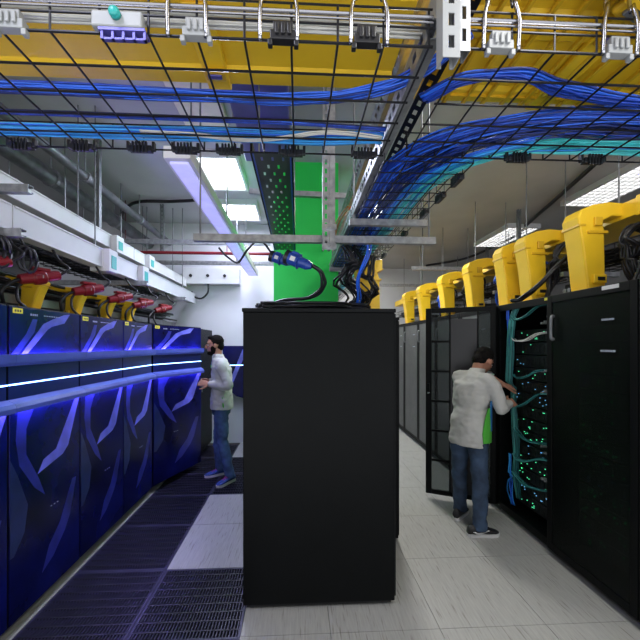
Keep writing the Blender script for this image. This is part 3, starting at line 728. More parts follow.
# ------------------------------------------------------------------ stuff over the right cabinets
t = thing('wire_mesh_cable_tray', 'black wire mesh tray behind the yellow chutes over the right row', 'cable tray', (2.6, 5, 2.3))
w = MB()
for x in (2.42, 2.52, 2.62, 2.72, 2.82): w.cyl((x, 1.6, 2.30), (x, 8.6, 2.30), .004, 6)
for x in (2.42, 2.82):
    w.cyl((x, 1.6, 2.36), (x, 8.6, 2.36), .004, 6); w.cyl((x, 1.6, 2.42), (x, 8.6, 2.42), .004, 6)
for k in range(58):
    y = 1.6 + k*.12; w.tube([(2.42,y,2.42),(2.42,y,2.30),(2.82,y,2.30),(2.82,y,2.42)], .0035, 6)
w.build('wire_mesh', M['wire'], t)
for y in (1.9, 3.0, 4.1, 5.2, 6.3, 7.4):
    b = MB(); b.box(2.36, y, 2.255, 2.88, y+.041, 2.296); b.build('support_bar', M['zinc'], t)
    b = MB(); b.box(2.60, y, 2.03, 2.64, y+.04, 2.255); b.build('support_post', M['zincdark'], t)
rnd = random.Random(5)
bundle('cable_bundle', 'thick black cable bundle in the tray over the right row', M['cable_black'], [(2.62,1.7,2.32),(2.6,3,2.33),(2.63,5,2.32),(2.62,8.4,2.32)], 30, .010, .26, 31, flat=.3)
bundle('cable_bundle', 'thick black cable bundle draped from the tray into the open cabinet', M['cable_black'],
       [(2.55,2.95,2.45),(2.40,2.92,2.44),(2.26,2.93,2.33),(2.15,3.00,2.17),(2.06,3.12,2.06),(2.02,3.2,2.045)], 12, .009, .06, 32, k=8, seg=6)
k_ = 0
for (yy, mm, nm) in ((2.35,'cable_black','black cables looping down left of the nearest yellow chute'),(2.80,'cable_black','black cables looping down beyond the nearest yellow chute'),(3.45,'c_blue','blue cables dropping between the second and third yellow chutes'),
                     (3.95,'c_blue','blue cables dropping before the fourth yellow chute'),(4.75,'cable_black','black cables dropping before the fifth yellow chute'),(5.6,'c_blue','blue cables dropping before the sixth yellow chute'),(6.5,'cable_black','black cables dropping before the farthest yellow chute')):
    k_ += 1
    bundle('cable_drop', nm, M[mm], [(2.50,yy,2.43),(2.38,yy,2.46),(2.32,yy+.02,2.36),(2.35,yy+.03,2.18),(2.42,yy+.04,2.05)], 10, .009, .12, 40+k_, axis=(0,1,0), k=6, seg=6, group='cable drops between the right yellow chutes')
for i, (yy, nm) in enumerate(((2.20,'nearest'),(3.05,'second'),(3.80,'third'),(4.6,'fourth'),(5.5,'farthest'))):
    bundle('cable_loop', 'black cable arch over the right cabinet tops, %s' % nm, M['cable_black'], [(2.50,yy,2.40),(2.44,yy-.02,2.52),(2.36,yy-.02,2.50),(2.33,yy,2.36),(2.36,yy+.06,2.2),(2.33,yy+.1,2.045)], 7, .011, .10, 150+i, k=7, seg=6, cat='cable bundle', group='cable arches over the right cabinets')
# small fittings on the right cabinet tops
b0 = None
for i, y in enumerate((2.15, 2.95, 3.85, 4.55, 5.4, 6.3)):
    lb = 'dark connector box on a right row cabinet top, %s from the camera' % ['first','second','third','fourth','fifth','sixth'][i]
    if b0 is None:
        b0 = thing('connector_box', lb, 'connector box', (2.5, y, RT), group='connector boxes on the right cabinets')
        m = MB(); m.box(2.40, y-.09, RT, 2.60, y+.09, RT+.15); m.build('housing', M['plastic'], b0, bevel=.006)
        for dy in (-.05, 0, .05):
            m = MB(); m.cyl((2.40, y+dy, RT+.09), (2.365, y+dy, RT+.09), .02, 12); m.build('socket', M['zinc'], b0)
    else: dup(b0, (2.5, y, RT), lb)
# ------------------------------------------------------------------ ceiling: struts, conduit
for (px, y0, d, zb, nm) in ((519, 170, 5.2, 2.75, 'strut hanging from the ceiling above the right row, nearer one'), (487, 222, 7.2, 2.8, 'strut hanging from the ceiling above the right row, farther one'),
                       (97, 150, 3.4, 2.68, 'steel strut hanging from the ceiling over the white bus ducts'), (162, 200, 5.0, 2.95, 'thin strut hanging at the far left by the crossbars')):
    x = Xat(px, d); strut('strut_channel', nm, (x, d-.05*x, zb), (x, d-.05*x, CEIL), (0,-1,0), .05, m_='zincdark')
bundle('conduit', 'black conduit curving across the ceiling on the right', M['cable_black'], [(3.2,8.6,3.61),(3.85,7.8,3.61),(3.9,6.3,3.61),(3.6,5.0,3.61),(3.3,3.9,3.61),(3.1,3.2,3.61)], 1, .028, .0, 50, k=8, seg=8, cat='conduit')
bundle('conduit', 'black conduit curving across the ceiling on the left', M['cable_black'], [(-2.9,5.8,3.61),(-2.3,5.0,3.61),(-1.7,4.9,3.61),(-1.35,4.8,3.61),(-1.2,4.4,3.61)], 1, .02, .0, 51, k=8, seg=8, cat='conduit')
for (x, y, z, a, nm) in ((2.9, 5.9, 2.95, 1.9, 'steel crossbar hanging above the right row, nearer one'), (2.6, 7.8, 2.98, 2.6, 'steel crossbar hanging above the right row, farther one')):
    t = thing('crossbar', nm, 'steel strut', (x, y, z))
    strut('bar', '', (x-a/2, y, z), (x+a/2, y, z), (0,-1,0), .06, m_='zinc', slots=False, parent=t)
    for sx in (-.4, .4): b = MB(); b.cyl((x+a*sx, y+.02, z), (x+a*sx, y+.02, CEIL), .008, 8); b.build('hanger_rod', M['zincdark'], t)
for (z, y, nm) in ((2.93, 4.45, 'steel crossbar before the back wall on the left, upper and nearer'), (2.84, 5.2, 'steel crossbar before the back wall on the left, lower and farther')):
    t = thing('crossbar', nm, 'steel strut', (-1.5, y, z))
    strut('bar', '', (-2.5, y, z), (-.35, y, z), (0,-1,0), .055, slots=False, parent=t)
    for x in (-2.2, -.9): b = MB(); b.cyl((x, y+.02, z), (x, y+.02, CEIL), .008, 8); b.build('hanger_rod', M['zincdark'], t)
m = MB(); m.cyl((-2.6,5.0,2.93), (-.4,5.0,2.93), .022, 10); m.cyl((-1.0,5.0,2.93), (-1.0,5.0,CEIL), .006, 8); m.cyl((-2.4,5.0,2.93), (-2.4,5.0,CEIL), .006, 8); o = m.build('pipe', M['red'], loc=(-1.5,5,2.93)); tag(o, 'thin red pipe crossing the far left under the ceiling', 'pipe')
for (x, z, r, nm) in ((-2.12, 3.32, .045, 'grey pipe under the ceiling on the left, nearest the middle'), (-2.45, 3.30, .08, 'thick dull grey pipe under the ceiling on the left'), (-2.85, 3.2, .10, 'thickest grey pipe under the ceiling, farthest left')):
    t = thing('ceiling_pipe', nm, 'pipe', (x, 3, z))
    m = MB(); m.cyl((x, .2, z), (x, YP, z), r, 16); m.build('tube', M['zincdark'], t, smooth=True)
    for y in (1.2, 2.4, 3.6, 4.8):
        m = MB(); m.cyl((x, y-.02, z), (x, y+.02, z), r+.012, 16); m.cyl((x, y, z+r), (x, y, CEIL), .007, 8); m.build('pipe_clamp', M['zinc'], t)
# ================================================================== luminaires
for i, (x, y, sx, sy, p) in enumerate(LUM):
    nm = ['square lit ceiling luminaire above the left aisle, nearer one', 'lit ceiling luminaire above the left aisle near the back wall', 'bright louvred ceiling luminaire at the right, nearer one',
          'bright louvred ceiling luminaire at the right, farther one', 'ceiling luminaire above the right aisle, middle', 'ceiling luminaire above the right aisle, farthest', 'added unseen ceiling luminaire above the camera, over the right aisle', 'added unseen ceiling luminaire above the camera, over the left aisle', 'added narrow ceiling luminaire above the working man, out of view'][i]
    t = thing('ceiling_luminaire', nm, 'ceiling light', (x, y, CEIL), group='ceiling luminaires')
    m = MB(); z = CEIL-.075; e = .03
    m.box(x-sx/2-e, y-sy/2-e, z, x+sx/2+e, y-sy/2, CEIL); m.box(x-sx/2-e, y+sy/2, z, x+sx/2+e, y+sy/2+e, CEIL)
    m.box(x-sx/2-e, y-sy/2, z, x-sx/2, y+sy/2, CEIL); m.box(x+sx/2, y-sy/2, z, x+sx/2+e, y+sy/2, CEIL)
    m.build('housing', M['white'], t)
    m = MB(); m.box(x-sx/2, y-sy/2, CEIL-.03, x+sx/2, y+sy/2, CEIL-.02); m.build('diffuser', M['lamp' if x < 3 else 'lamp_dim'], t)
    if x > 3:
        m = MB()
        for k in range(1, 6): m.box(x-sx/2+sx*k/6-.006, y-sy/2, z, x-sx/2+sx*k/6+.006, y+sy/2, CEIL-.03)
        for k in range(1, 12): m.box(x-sx/2, y-sy/2+sy*k/12-.005, z, x+sx/2, y-sy/2+sy*k/12+.005, CEIL-.03)
        m.build('louvre', M['white'], t)
t = thing('linear_luminaire', 'long pale violet linear light running above the left aisle', 'ceiling light', (-.72, 3.9, 2.75))
m = MB(); m.box(-.80, 2.12, 2.755, -.64, 5.7, 2.83); m.build('housing', M['white'], t, bevel=.004)
m = MB(); m.box(-.775, 2.16, 2.742, -.665, 5.66, 2.755); m.build('diffuser', M['lamp_violet'], t)
for y in (2.4, 3.6, 4.9): m = MB(); m.cyl((-.72, y, 2.83), (-.72, y, CEIL), .006, 8); m.build('hanger_rod', M['zincdark'], t)

t = thing('air_duct', 'violet-grey metal duct under the ceiling seen through the left mesh tray', 'duct', (-.25, 2.4, 3.2))
m = MB(); m.box(-.44, 1.9, 3.2, -.06, 3.0, 3.42); m.build('duct_body', M['purple'], t, bevel=.01)
for y in (2.1, 2.8):
    for x in (-.40, -.10): m = MB(); m.cyl((x, y, 3.42), (x, y, CEIL), .006, 8); m.build('hanger_rod', M['zincdark'], t)
m = MB(); m.box(-.45, 2.42, 3.19, -.05, 2.46, 3.43); m.build('flange', M['zincdark'], t)
t = thing('ceiling_panel', 'cream coloured ceiling panel seen through the left mesh tray', 'ceiling panel', (-.78, 2.75, CEIL))
m = MB(); m.box(-1.0, 2.35, CEIL-.06, -.62, 3.2, CEIL); m.build('housing', M['cream'], t, bevel=.008)
m = MB(); m.cyl((-.75, 2.55, CEIL-.075), (-.75, 2.55, CEIL-.06), .02, 12); m.build('fastener', M['yellowdark'], t)
# ================================================================== white bus ducts on the left
def duct(x, z0, z1, y0, y1, label, boxes, w=.09):
    t = thing('bus_duct', label, 'bus duct', (x, (y0+y1)/2, z0))
    n = 3; L = (y1-y0)/n
    for k in range(n):
        m = MB(); m.box(x-w/2, y0+k*L+.003, z0, x+w/2, y0+(k+1)*L-.003, z1); m.box(x+w/2, y0+k*L+.01, z0, x+w/2+.006, y0+(k+1)*L-.01, z0+.012); m.box(x+w/2, y0+k*L+.01, z1-.012, x+w/2+.006, y0+(k+1)*L-.01, z1)
        m.build('duct_section', M['white'], t, bevel=.003)
    for y in (y0+.4, (y0+y1)/2, y1-.5):
        m = MB(); m.cyl((x, y, z1), (x, y, CEIL), .006, 8); m.build('hanger_rod', M['zincdark'], t)
    for y in boxes:
        m = MB(); m.box(x-w/2-.015, y, z0-.03, x+w/2+.06, y+.14, z1+.0); b = m.build('junction_box', M['white'], t, bevel=.006)
        m = MB(); m.box(x+w/2+.06, y+.03, z0+.0, x+w/2+.064, y+.11, z1-.05); m.build('box_window', M['teal'], b)
    return t
duct(-1.70, 2.30, 2.46, .3, 5.75, 'lower white bus duct along the left row of cabinets', [3.05, 3.70])
duct(-1.84, 2.57, 2.70, .3, 5.75, 'upper white bus duct along the left row of cabinets', [3.45, 4.2])
duct(-2.40, 2.10, 2.20, .3, 5.5, 'low white duct behind the left row of cabinets', [])
for (y, z, nm) in ((2.05, 2.53, 'galvanised bracket holding the upper white bus duct at the left edge'), (2.0, 2.265, 'galvanised bracket under the lower white bus duct at the left edge'), (3.6, 2.265, 'galvanised bracket under the lower white bus duct, midway'), (4.8, 2.265, 'galvanised bracket under the lower white bus duct, far')):
    o = strut('strut_bracket', nm, (-2.5, y, z), (-1.52, y, z), (0,-1,0), .045, slots=False, cat='bracket')
bundle('cable_bundle', 'dark cable mass lying behind the red connectors on the left', M['cable_black'], [(-2.15,1.2,2.0),(-2.1,2.5,2.0),(-2.15,4,2.0),(-2.1,5.6,2.0)], 26, .011, .3, 60, flat=.5)
t = thing('cable_ladder', 'dark steel cable ladder behind the left row under the white ducts', 'cable tray', (-2.1, 3.5, 1.95))
m = MB(); m.box(-1.98, .8, 1.93, -1.95, 5.7, 1.99); m.box(-2.34, .8, 1.93, -2.31, 5.7, 1.99)
for k in range(20): m.box(-2.31, .9+k*.25, 1.94, -1.98, .93+k*.25, 1.965)
m.build('ladder', M['zincdark'], t)
m = MB()
for y in (1.0, 2.3, 3.6, 4.9): m.box(-2.17, y, HT, -2.13, y+.04, 1.94)
m.build('support_post', M['zincdark'], t)
t2 = thing('cable_ladder', 'dark wire ladder high above the left cabinets between the white ducts', 'cable tray', (-2.3, 3.5, 2.45))
m = MB()
for x in (-2.1, -2.2, -2.3, -2.4): m.cyl((x, .6, 2.40), (x, 5.7, 2.40), .005, 6)
for k in range(44): m.tube([(-2.05,.6+k*.116,2.48),(-2.05,.6+k*.116,2.40),(-2.45,.6+k*.116,2.40),(-2.45,.6+k*.116,2.48)], .004, 6)
m.build('wire_mesh', M['wire'], t2)
for y in (1.5, 3.5, 5.2):
    m = MB(); m.cyl((-2.25, y, 2.40), (-2.25, y, CEIL), .006, 8); m.build('hanger_rod', M['zincdark'], t2)
bundle('cable_bundle', 'black cables filling the high wire ladder on the left', M['cable_black'], [(-2.25,.7,2.41),(-2.22,2.5,2.41),(-2.25,5.6,2.41)], 22, .011, .3, 61, flat=.25)
# red connectors
rp = [(1.90,'at the left frame edge'),(2.30,'above the nearest whole blue cabinet'),(2.82,'above the second whole blue cabinet'),(3.32,'above the third whole blue cabinet'),(3.80,'above the cabinet with the open door'),(4.36,'farthest one')]
for i, (y, nm) in enumerate(rp):
    x = -1.66; z = 2.06
    t = thing('power_plug', 'dark red industrial power connector hanging %s' % nm, 'power connector', (x, y, z), group='red connectors over the left row')
    a = Vector((x-.06, y-.05, z-.01)); b = Vector((x+.06, y+.13, z+.05)); d = (b-a).normalized(); L = (b-a).length
    m = MB(); m.tube([a, a+d*L*.3, a+d*L*.34, a+d*L*.6, a+d*L*.64, b], [.03,.036,.046,.046,.036,.03], 14); m.build('shell', M['red'], t, bevel=.002)
    m = MB(); m.obox(a+d*L*.5+Vector((0,0,.05)), (.05,.10,.02), Matrix.Rotation(R(-30), 3, 'Z')); m.build('latch_cap', M['red'], t, bevel=.003)
    m = MB(); m.obox(a+d*L*.5+Vector((.028,-.034,0)), (.035,.003,.02), Matrix.Rotation(R(50), 3, 'Z')); m.build('label_patch', M['lightgrey'], t)
    m = MB(); m.tube([b, b+d*.06+Vector((0,0,.04)), (x+.02, y+.2, z+.16), (x-.03, y+.2, 2.30)], .009, 8, 6); m.build('power_cord', M['cable_black'], t, smooth=True)
    m = MB(); m.tube([a, a-d*.05+Vector((0,0,-.02)), (x-.10, y-.13, z-.10), (x-.12, y-.08, HT+.005)], .011, 8, 6)
    m.build('power_cord', M['cable_black'], t, smooth=True)
    m = MB(); m.tube([a+Vector((0,.03,0)), a-d*.03+Vector((0,.03,-.05)), (x-.06, y-.06, z-.14), (x-.05, y-.0, HT+.005)], .009, 8, 6)
    m.build('power_cord', M['cable_black'], t, smooth=True)
for (y, r) in ((1.96, .07), (2.16, .06)):
    m = MB(); pts = [(-1.62+.02*math.cos(a*PI/6), y+.5*r*math.cos(a*PI/6), 2.16+r*math.sin(a*PI/6)*1.2) for a in range(13)]
    m.tube(pts, .009, 8); m.tube([(p[0]+.015, p[1]+.02, p[2]-.01) for p in pts], .008, 8); m.cyl((-1.62, y, 2.16+r*1.2), (-1.66, y, 2.30), .006, 8)
    o = m.build('cable_coil', M['cable_black'], loc=(-1.62, y, 2.16), smooth=True); tag(o, 'black cable coil hanging under the lower white duct, %s one' % ('left' if y < 2 else 'right'), 'cable')
# ================================================================== back wall of the left aisle
t = thing('electrical_box', 'white electrical box with dark knobs on the back wall above the left aisle', 'electrical box', (-1.5, 5.78, 2.6))
m = MB(); m.box(-1.85, 5.72, 2.62, -.95, YP-.002, 2.88); m.build('housing', M['white'], t, bevel=.006)
for x in (-1.72, -1.45, -1.18): m = MB(); m.cyl((x, 5.70, 2.75), (x, 5.72, 2.75), .025, 12); m.build('knob', M['plastic'], t)
bundle('power_cable', 'black cable hanging from the white electrical box on the back wall', M['cable_black'], [(-1.45,5.75,2.62),(-1.45,5.72,2.48),(-1.55,5.70,2.38),(-1.68,5.72,2.42),(-1.72,5.78,2.5)], 1, .018, .0, 70, k=6, seg=8, cat='cable')
t = thing('blue_display_panel', 'tall blue lit panel mounted on the back wall behind the standing man', 'panel', (-.98, 5.8, .7))
m = MB(); m.prism([(-1.22,1.62),(-.72,1.62),(-.72,.72),(-1.0,.80),(-1.22,1.0)], 'XZ', 5.74, YP-.002); m.build('housing', M['door_blue'], t, bevel=.006)
m = MB(); m.box(-1.20, 5.735, 1.30, -.74, 5.74, 1.31); m.build('light_strip', M['led'], t)
m = MB(); m.prism([(-1.12,1.0),(-1.06,1.0),(-.82,1.56),(-.9,1.56)], 'XZ', 5.738, 5.7395); m.build('printed_mark', M['mark_blue'], t)

# ================================================================== cables in the open cabinet
bundle('cable_bundle', 'vertical teal cable bundle inside the open cabinet in front of the man', M['c_teal'],
       [(2.055,3.16,2.00),(2.03,3.20,1.86),(2.02,3.20,1.6),(2.01,3.20,1.3),(2.015,3.2,1.0),(2.02,3.18,.7),(2.03,3.2,.42),(2.06,3.2,.2)], 20, .0045, .065, 80, axis=(0,1,0), k=5, flat=.6)
bundle('cable_bundle', 'blue cable bundle above the teal one inside the open cabinet', M['c_blue'],
       [(2.02,3.26,2.02),(2.01,3.25,1.85),(2.03,3.26,1.65),(2.05,3.27,1.4)], 8, .006, .04, 81, axis=(0,1,0), k=5)
brs = [(1.90,1.98,'topmost'),(1.70,1.74,'second from the top'),(1.36,1.42,'third from the top, above his hand'),(1.10,1.22,'fourth from the top, by his hand'),(.86,.80,'fifth from the top'),(.62,.66,'sixth from the top'),(.45,.40,'lowest')]
for i, (za, zb, nm) in enumerate(brs):
    bundle('cable_branch', 'teal cable branch inside the open cabinet, %s' % nm, M['c_white'] if i == 1 else M['c_teal'],
           [(2.02,3.19,za),(2.015,3.12,za-.03),(2.03,3.02,(za+zb)/2-.04),(2.07,2.92,zb-.01),(2.125,2.84,zb)], 3 if i == 1 else 8, .0035, .04, 90+i, axis=(0,0,1), k=5, cat='cable bundle', group='teal branches in the open cabinet')
rnd = random.Random(12); c0_ = None
for i, z in enumerate((1.86, 1.40, 1.25, .75, .52)):
    for k in range(5):
        p = (2.10, 2.74+k*.038, z+rnd.random()*.08-.04)
        if c0_ is None:
            o = MB(); o.box(p[0]-.015, p[1], p[2], p[0]+.028, p[1]+.022, p[2]+.016); c0_ = tag(o.build('cable_plug', M['lightgrey'], loc=p), 'small pale cable plug in the open cabinet', 'plug', 'pale cable plugs in the open cabinet')
        else: dup(c0_, p, 'small pale cable plug in the open cabinet')
bundle('cable_bundle', 'thin blue cables hanging at the bottom of the open cabinet', M['c_azure'], [(2.0,3.19,.62),(1.99,3.18,.45),(2.0,3.22,.25),(2.03,3.24,.12)], 6, .0045, .06, 99, axis=(0,1,0), k=5)

# ================================================================== people
def to_mesh_remeshed(mb, name, voxel, smooth_it=6, wrinkle=0, wscale=9, seed=0):
    me = mb.mesh(name); o = bpy.data.objects.new(name, me); COL.objects.link(o)
    r = o.modifiers.new('r', 'REMESH'); r.mode = 'VOXEL'; r.voxel_size = voxel; r.use_smooth_shade = True
    s = o.modifiers.new('s', 'SMOOTH'); s.iterations = smooth_it; s.factor = .5
    dg = bpy.context.evaluated_depsgraph_get(); out = bpy.data.meshes.new_from_object(o.evaluated_get(dg))
    bpy.data.objects.remove(o)
    if wrinkle:
        ns = [v.normal.copy() for v in out.vertices]
        for v, n in zip(out.vertices, ns):
            p = Vector((v.co.x*wscale, v.co.y*wscale, v.co.z*wscale*1.6 + seed))
            f = noise.noise(p) + .5*noise.noise(p*2.3)
            v.co = v.co + n*wrinkle*f
    for p in out.polygons: p.use_smooth = True
    out.name = name; return out
def put(me, name, m_, parent):
    o = bpy.data.objects.new(name, me); COL.objects.link(o); me.materials.clear(); me.materials.append(m_); o.parent = parent; return o
def oval(c, a, b, u=Vector((1,0,0)), v=Vector((0,1,0)), n=20, p=2.4):
    r = []
    for k in range(n):
        t = 2*PI*k/n; cx_, sy_ = math.cos(t), math.sin(t)
        r.append(Vector(c) + u*a*math.copysign(abs(cx_)**(2/p), cx_) + v*b*math.copysign(abs(sy_)**(2/p), sy_))
    return r
def limb(mb, pts, rad, n=14):
    mb.tube(pts, rad, n, 5)
    for p, r in ((pts[0], rad[0]), (pts[-1], rad[-1])): mb.ell(p, (r, r, r), nu=12, nv=8)
def hand(mb, wrist, d, palm_n, side, curl=.5, size=1.0):
    """d: pointing direction, palm_n: normal out of the back of the hand, side: +1 thumb on +s"""
    d = Vector(d).normalized(); nrm = Vector(palm_n); nrm = (nrm - d*nrm.dot(d)).normalized(); s = d.cross(nrm)*side
    wrist = Vector(wrist); k = size
    rings = []
    for t, a, b in ((-.01,.024,.020),(.02,.030,.017),(.05,.040,.016),(.085,.041,.014)):
        rings.append(oval(wrist + d*t*k, a*k, b*k, s, nrm, 12))
    mb.loft(rings)
    for i, (off, ln) in enumerate(((.030,.070),(.010,.080),(-.010,.075),(-.030,.058))):
        p = wrist + d*.075*k + s*off*k; pts = [p]; ang = R(10) + curl*.5; seg = ln*k/3
        pts.append(p + d*.018*k)
        cur = pts[-1]
        for j in range(3):
            ang2 = curl*(j+.6)*.9; v = d*math.cos(ang2) - nrm*math.sin(ang2) + s*off*.8; cur = cur + v.normalized()*seg; pts.append(cur)
        mb.tube(pts, [.0095*k, .0095*k, .0088*k, .0082*k, .0068*k], 8); mb.ell(pts[-1], (.007*k,)*3, nu=8, nv=6)
    p = wrist + d*.02*k + s*.025*k
    pts = [p, p + (d*.6+s*.75)*.032*k, p + (d*.9+s*.75)*.055*k - nrm*.008*k, p + (d*1.2+s*.62)*.072*k - nrm*.018*k]
    mb.tube(pts, [.013*k,.0115*k,.010*k,.0075*k], 8); mb.ell(pts[-1], (.0078*k,)*3, nu=8, nv=6)

def shoe(t, foot, ang, mU, mS, lace_m, logo=None, L=.275):
    """foot centre at heel-ish ankle projection, local coords, ang: toe direction angle from +Y"""
    Mz = Matrix.Rotation(ang, 3, 'Z'); f = Vector((foot[0], foot[1], 0))
    mb = MB(); rings = []
    for (y, w, z0, z1) in ((-.085,.020,.02,.06),(-.075,.032,.018,.085),(-.04,.037,.018,.10),(.0,.037,.018,.098),(.05,.040,.018,.080),(.10,.046,.018,.062),(.15,.044,.018,.050),(.18,.030,.02,.040),(.192,.012,.022,.032)):
        c = Vector((0, y, (z0+z1)/2)); rings.append([f + Mz @ (c + Vector((w*math.cos(a), 0, (z1-z0)/2*math.sin(a)))) for a in [2*PI*k/16 for k in range(16)]])
    mb.loft(rings); up = mb.build('shoe', mU, t, smooth=True, local=True)
    sb = MB(); out = [(-.088,.012),(-.07,.034),(-.0,.036),(.06,.042),(.11,.050),(.16,.045),(.19,.025),(.20,0)]
    ol = [(w, y) for y, w in out] + [(-w, y) for y, w in reversed(out[:-1])]
    lo = [f + Mz @ Vector((a, b, 0)) for a, b in ol]; hi = [p + Vector((0,0,.026)) for p in lo]
    sb.loft([lo, hi]); sb.build('sole', mS, up, local=True)
    lb = MB()
    for k in range(4):
        y = .035+k*.022; z = .092-k*.009; lb.tube([f + Mz @ Vector((-.026,y,z-.012)), f + Mz @ Vector((0,y+.004,z+.003)), f + Mz @ Vector((.026,y,z-.012))], .0035, 6)
    lb.build('laces', lace_m, up, local=True)
    if logo:
        for s in (-1, 1):
            q = MB(); P = [(-.055,.052),(-.02,.034),(.01,.034),(.085,.062),(.01,.046),(-.015,.044),(-.038,.054)]
            lo = [f + Mz @ Vector((s*.036, a, b)) for a, b in P]; hi = [f + Mz @ Vector((s*(.0485), a, b)) for a, b in P]
            q.loft([lo, hi]); q.build('swoosh_mark', M['sole'], up, local=True)
    return up

def head(t, c, yaw, pitch, m_skin, m_hair, beard, body):
    """adds head volume to body mesh builder and hair etc as children; face looks along local +Y rotated"""
    Mh = Matrix.Rotation(yaw, 3, 'Z') @ Matrix.Rotation(pitch, 3, 'X'); c = Vector(c)
    P = lambda x, y, z: c + Mh @ Vector((x, y, z))
    body.ell(P(0,-.012,.025), (.076,.095,.088), Mh, 20, 14)
    body.ell(P(0,.018,-.045), (.058,.070,.070), Mh, 16, 10)
    body.ell(P(0,.045,-.082), (.032,.036,.026), Mh, 12, 8)
    body.ell(P(0,.070,.035), (.052,.016,.018), Mh, 12, 8)           # brow
    body.tube([P(0,.080,.030), P(0,.098,.0), P(0,.106,-.018), P(0,.092,-.026)], [.009,.012,.016,.009], 10)   # nose
    body.ell(P(0,.082,-.052), (.024,.010,.007), Mh, 10, 6); body.ell(P(0,.080,-.062), (.021,.010,.006), Mh, 10, 6)
    for s in (-1, 1):
        body.ell(P(s*.078,-.005,-.005), (.010,.022,.032), Mh @ Matrix.Rotation(s*R(-18), 3, 'Z'), 10, 8)
        body.ell(P(s*.040,.052,-.018), (.022,.022,.02), Mh, 10, 6)
    e = MB()
    for s in (-1, 1): e.ell(P(s*.030,.078,.010), (.012,.009,.008), Mh, 10, 6)
    e.build('eyes', M['sole'], t, local=True, smooth=True)
    e = MB()
    for s in (-1, 1):
        e.ell(P(s*.030,.0865,.010), (.0055,.003,.0055), Mh, 8, 6); e.tube([P(s*.012,.092,.030), P(s*.030,.092,.036), P(s*.048,.082,.030)], .0045, 6)
    e.build('eyebrows', M['hair'], t, local=True)
    h = MB()
    h.ell(P(0,-.026,.046), (.083,.092,.080), Mh, 20, 12)
    h.ell(P(0,-.058,-.010), (.072,.055,.07), Mh, 16, 10)
    h.ell(P(0,.028,.098), (.056,.044,.026), Mh, 16, 8)
    for s in (-1, 1): h.ell(P(s*.068,-.004,.025), (.016,.028,.045), Mh, 10, 8)
    me = to_mesh_remeshed(h, 'hair', .006, 3, .004, 60, 3); put(me, 'hair', m_hair, t)
    if beard:
        b = MB(); b.ell(P(0,.030,-.085), (.056,.062,.040), Mh, 16, 10); b.ell(P(0,.076,-.044), (.026,.014,.006), Mh, 10, 6)
        for s in (-1, 1): b.ell(P(s*.058,.022,-.045), (.012,.034,.044), Mh, 10, 8)
        b.ell(P(0,.072,-.088), (.032,.024,.026), Mh, 12, 8)
        me = to_mesh_remeshed(b, 'beard', .006, 2, .003, 70, 5); put(me, 'beard', M['beard'], t)
    return P, Mh

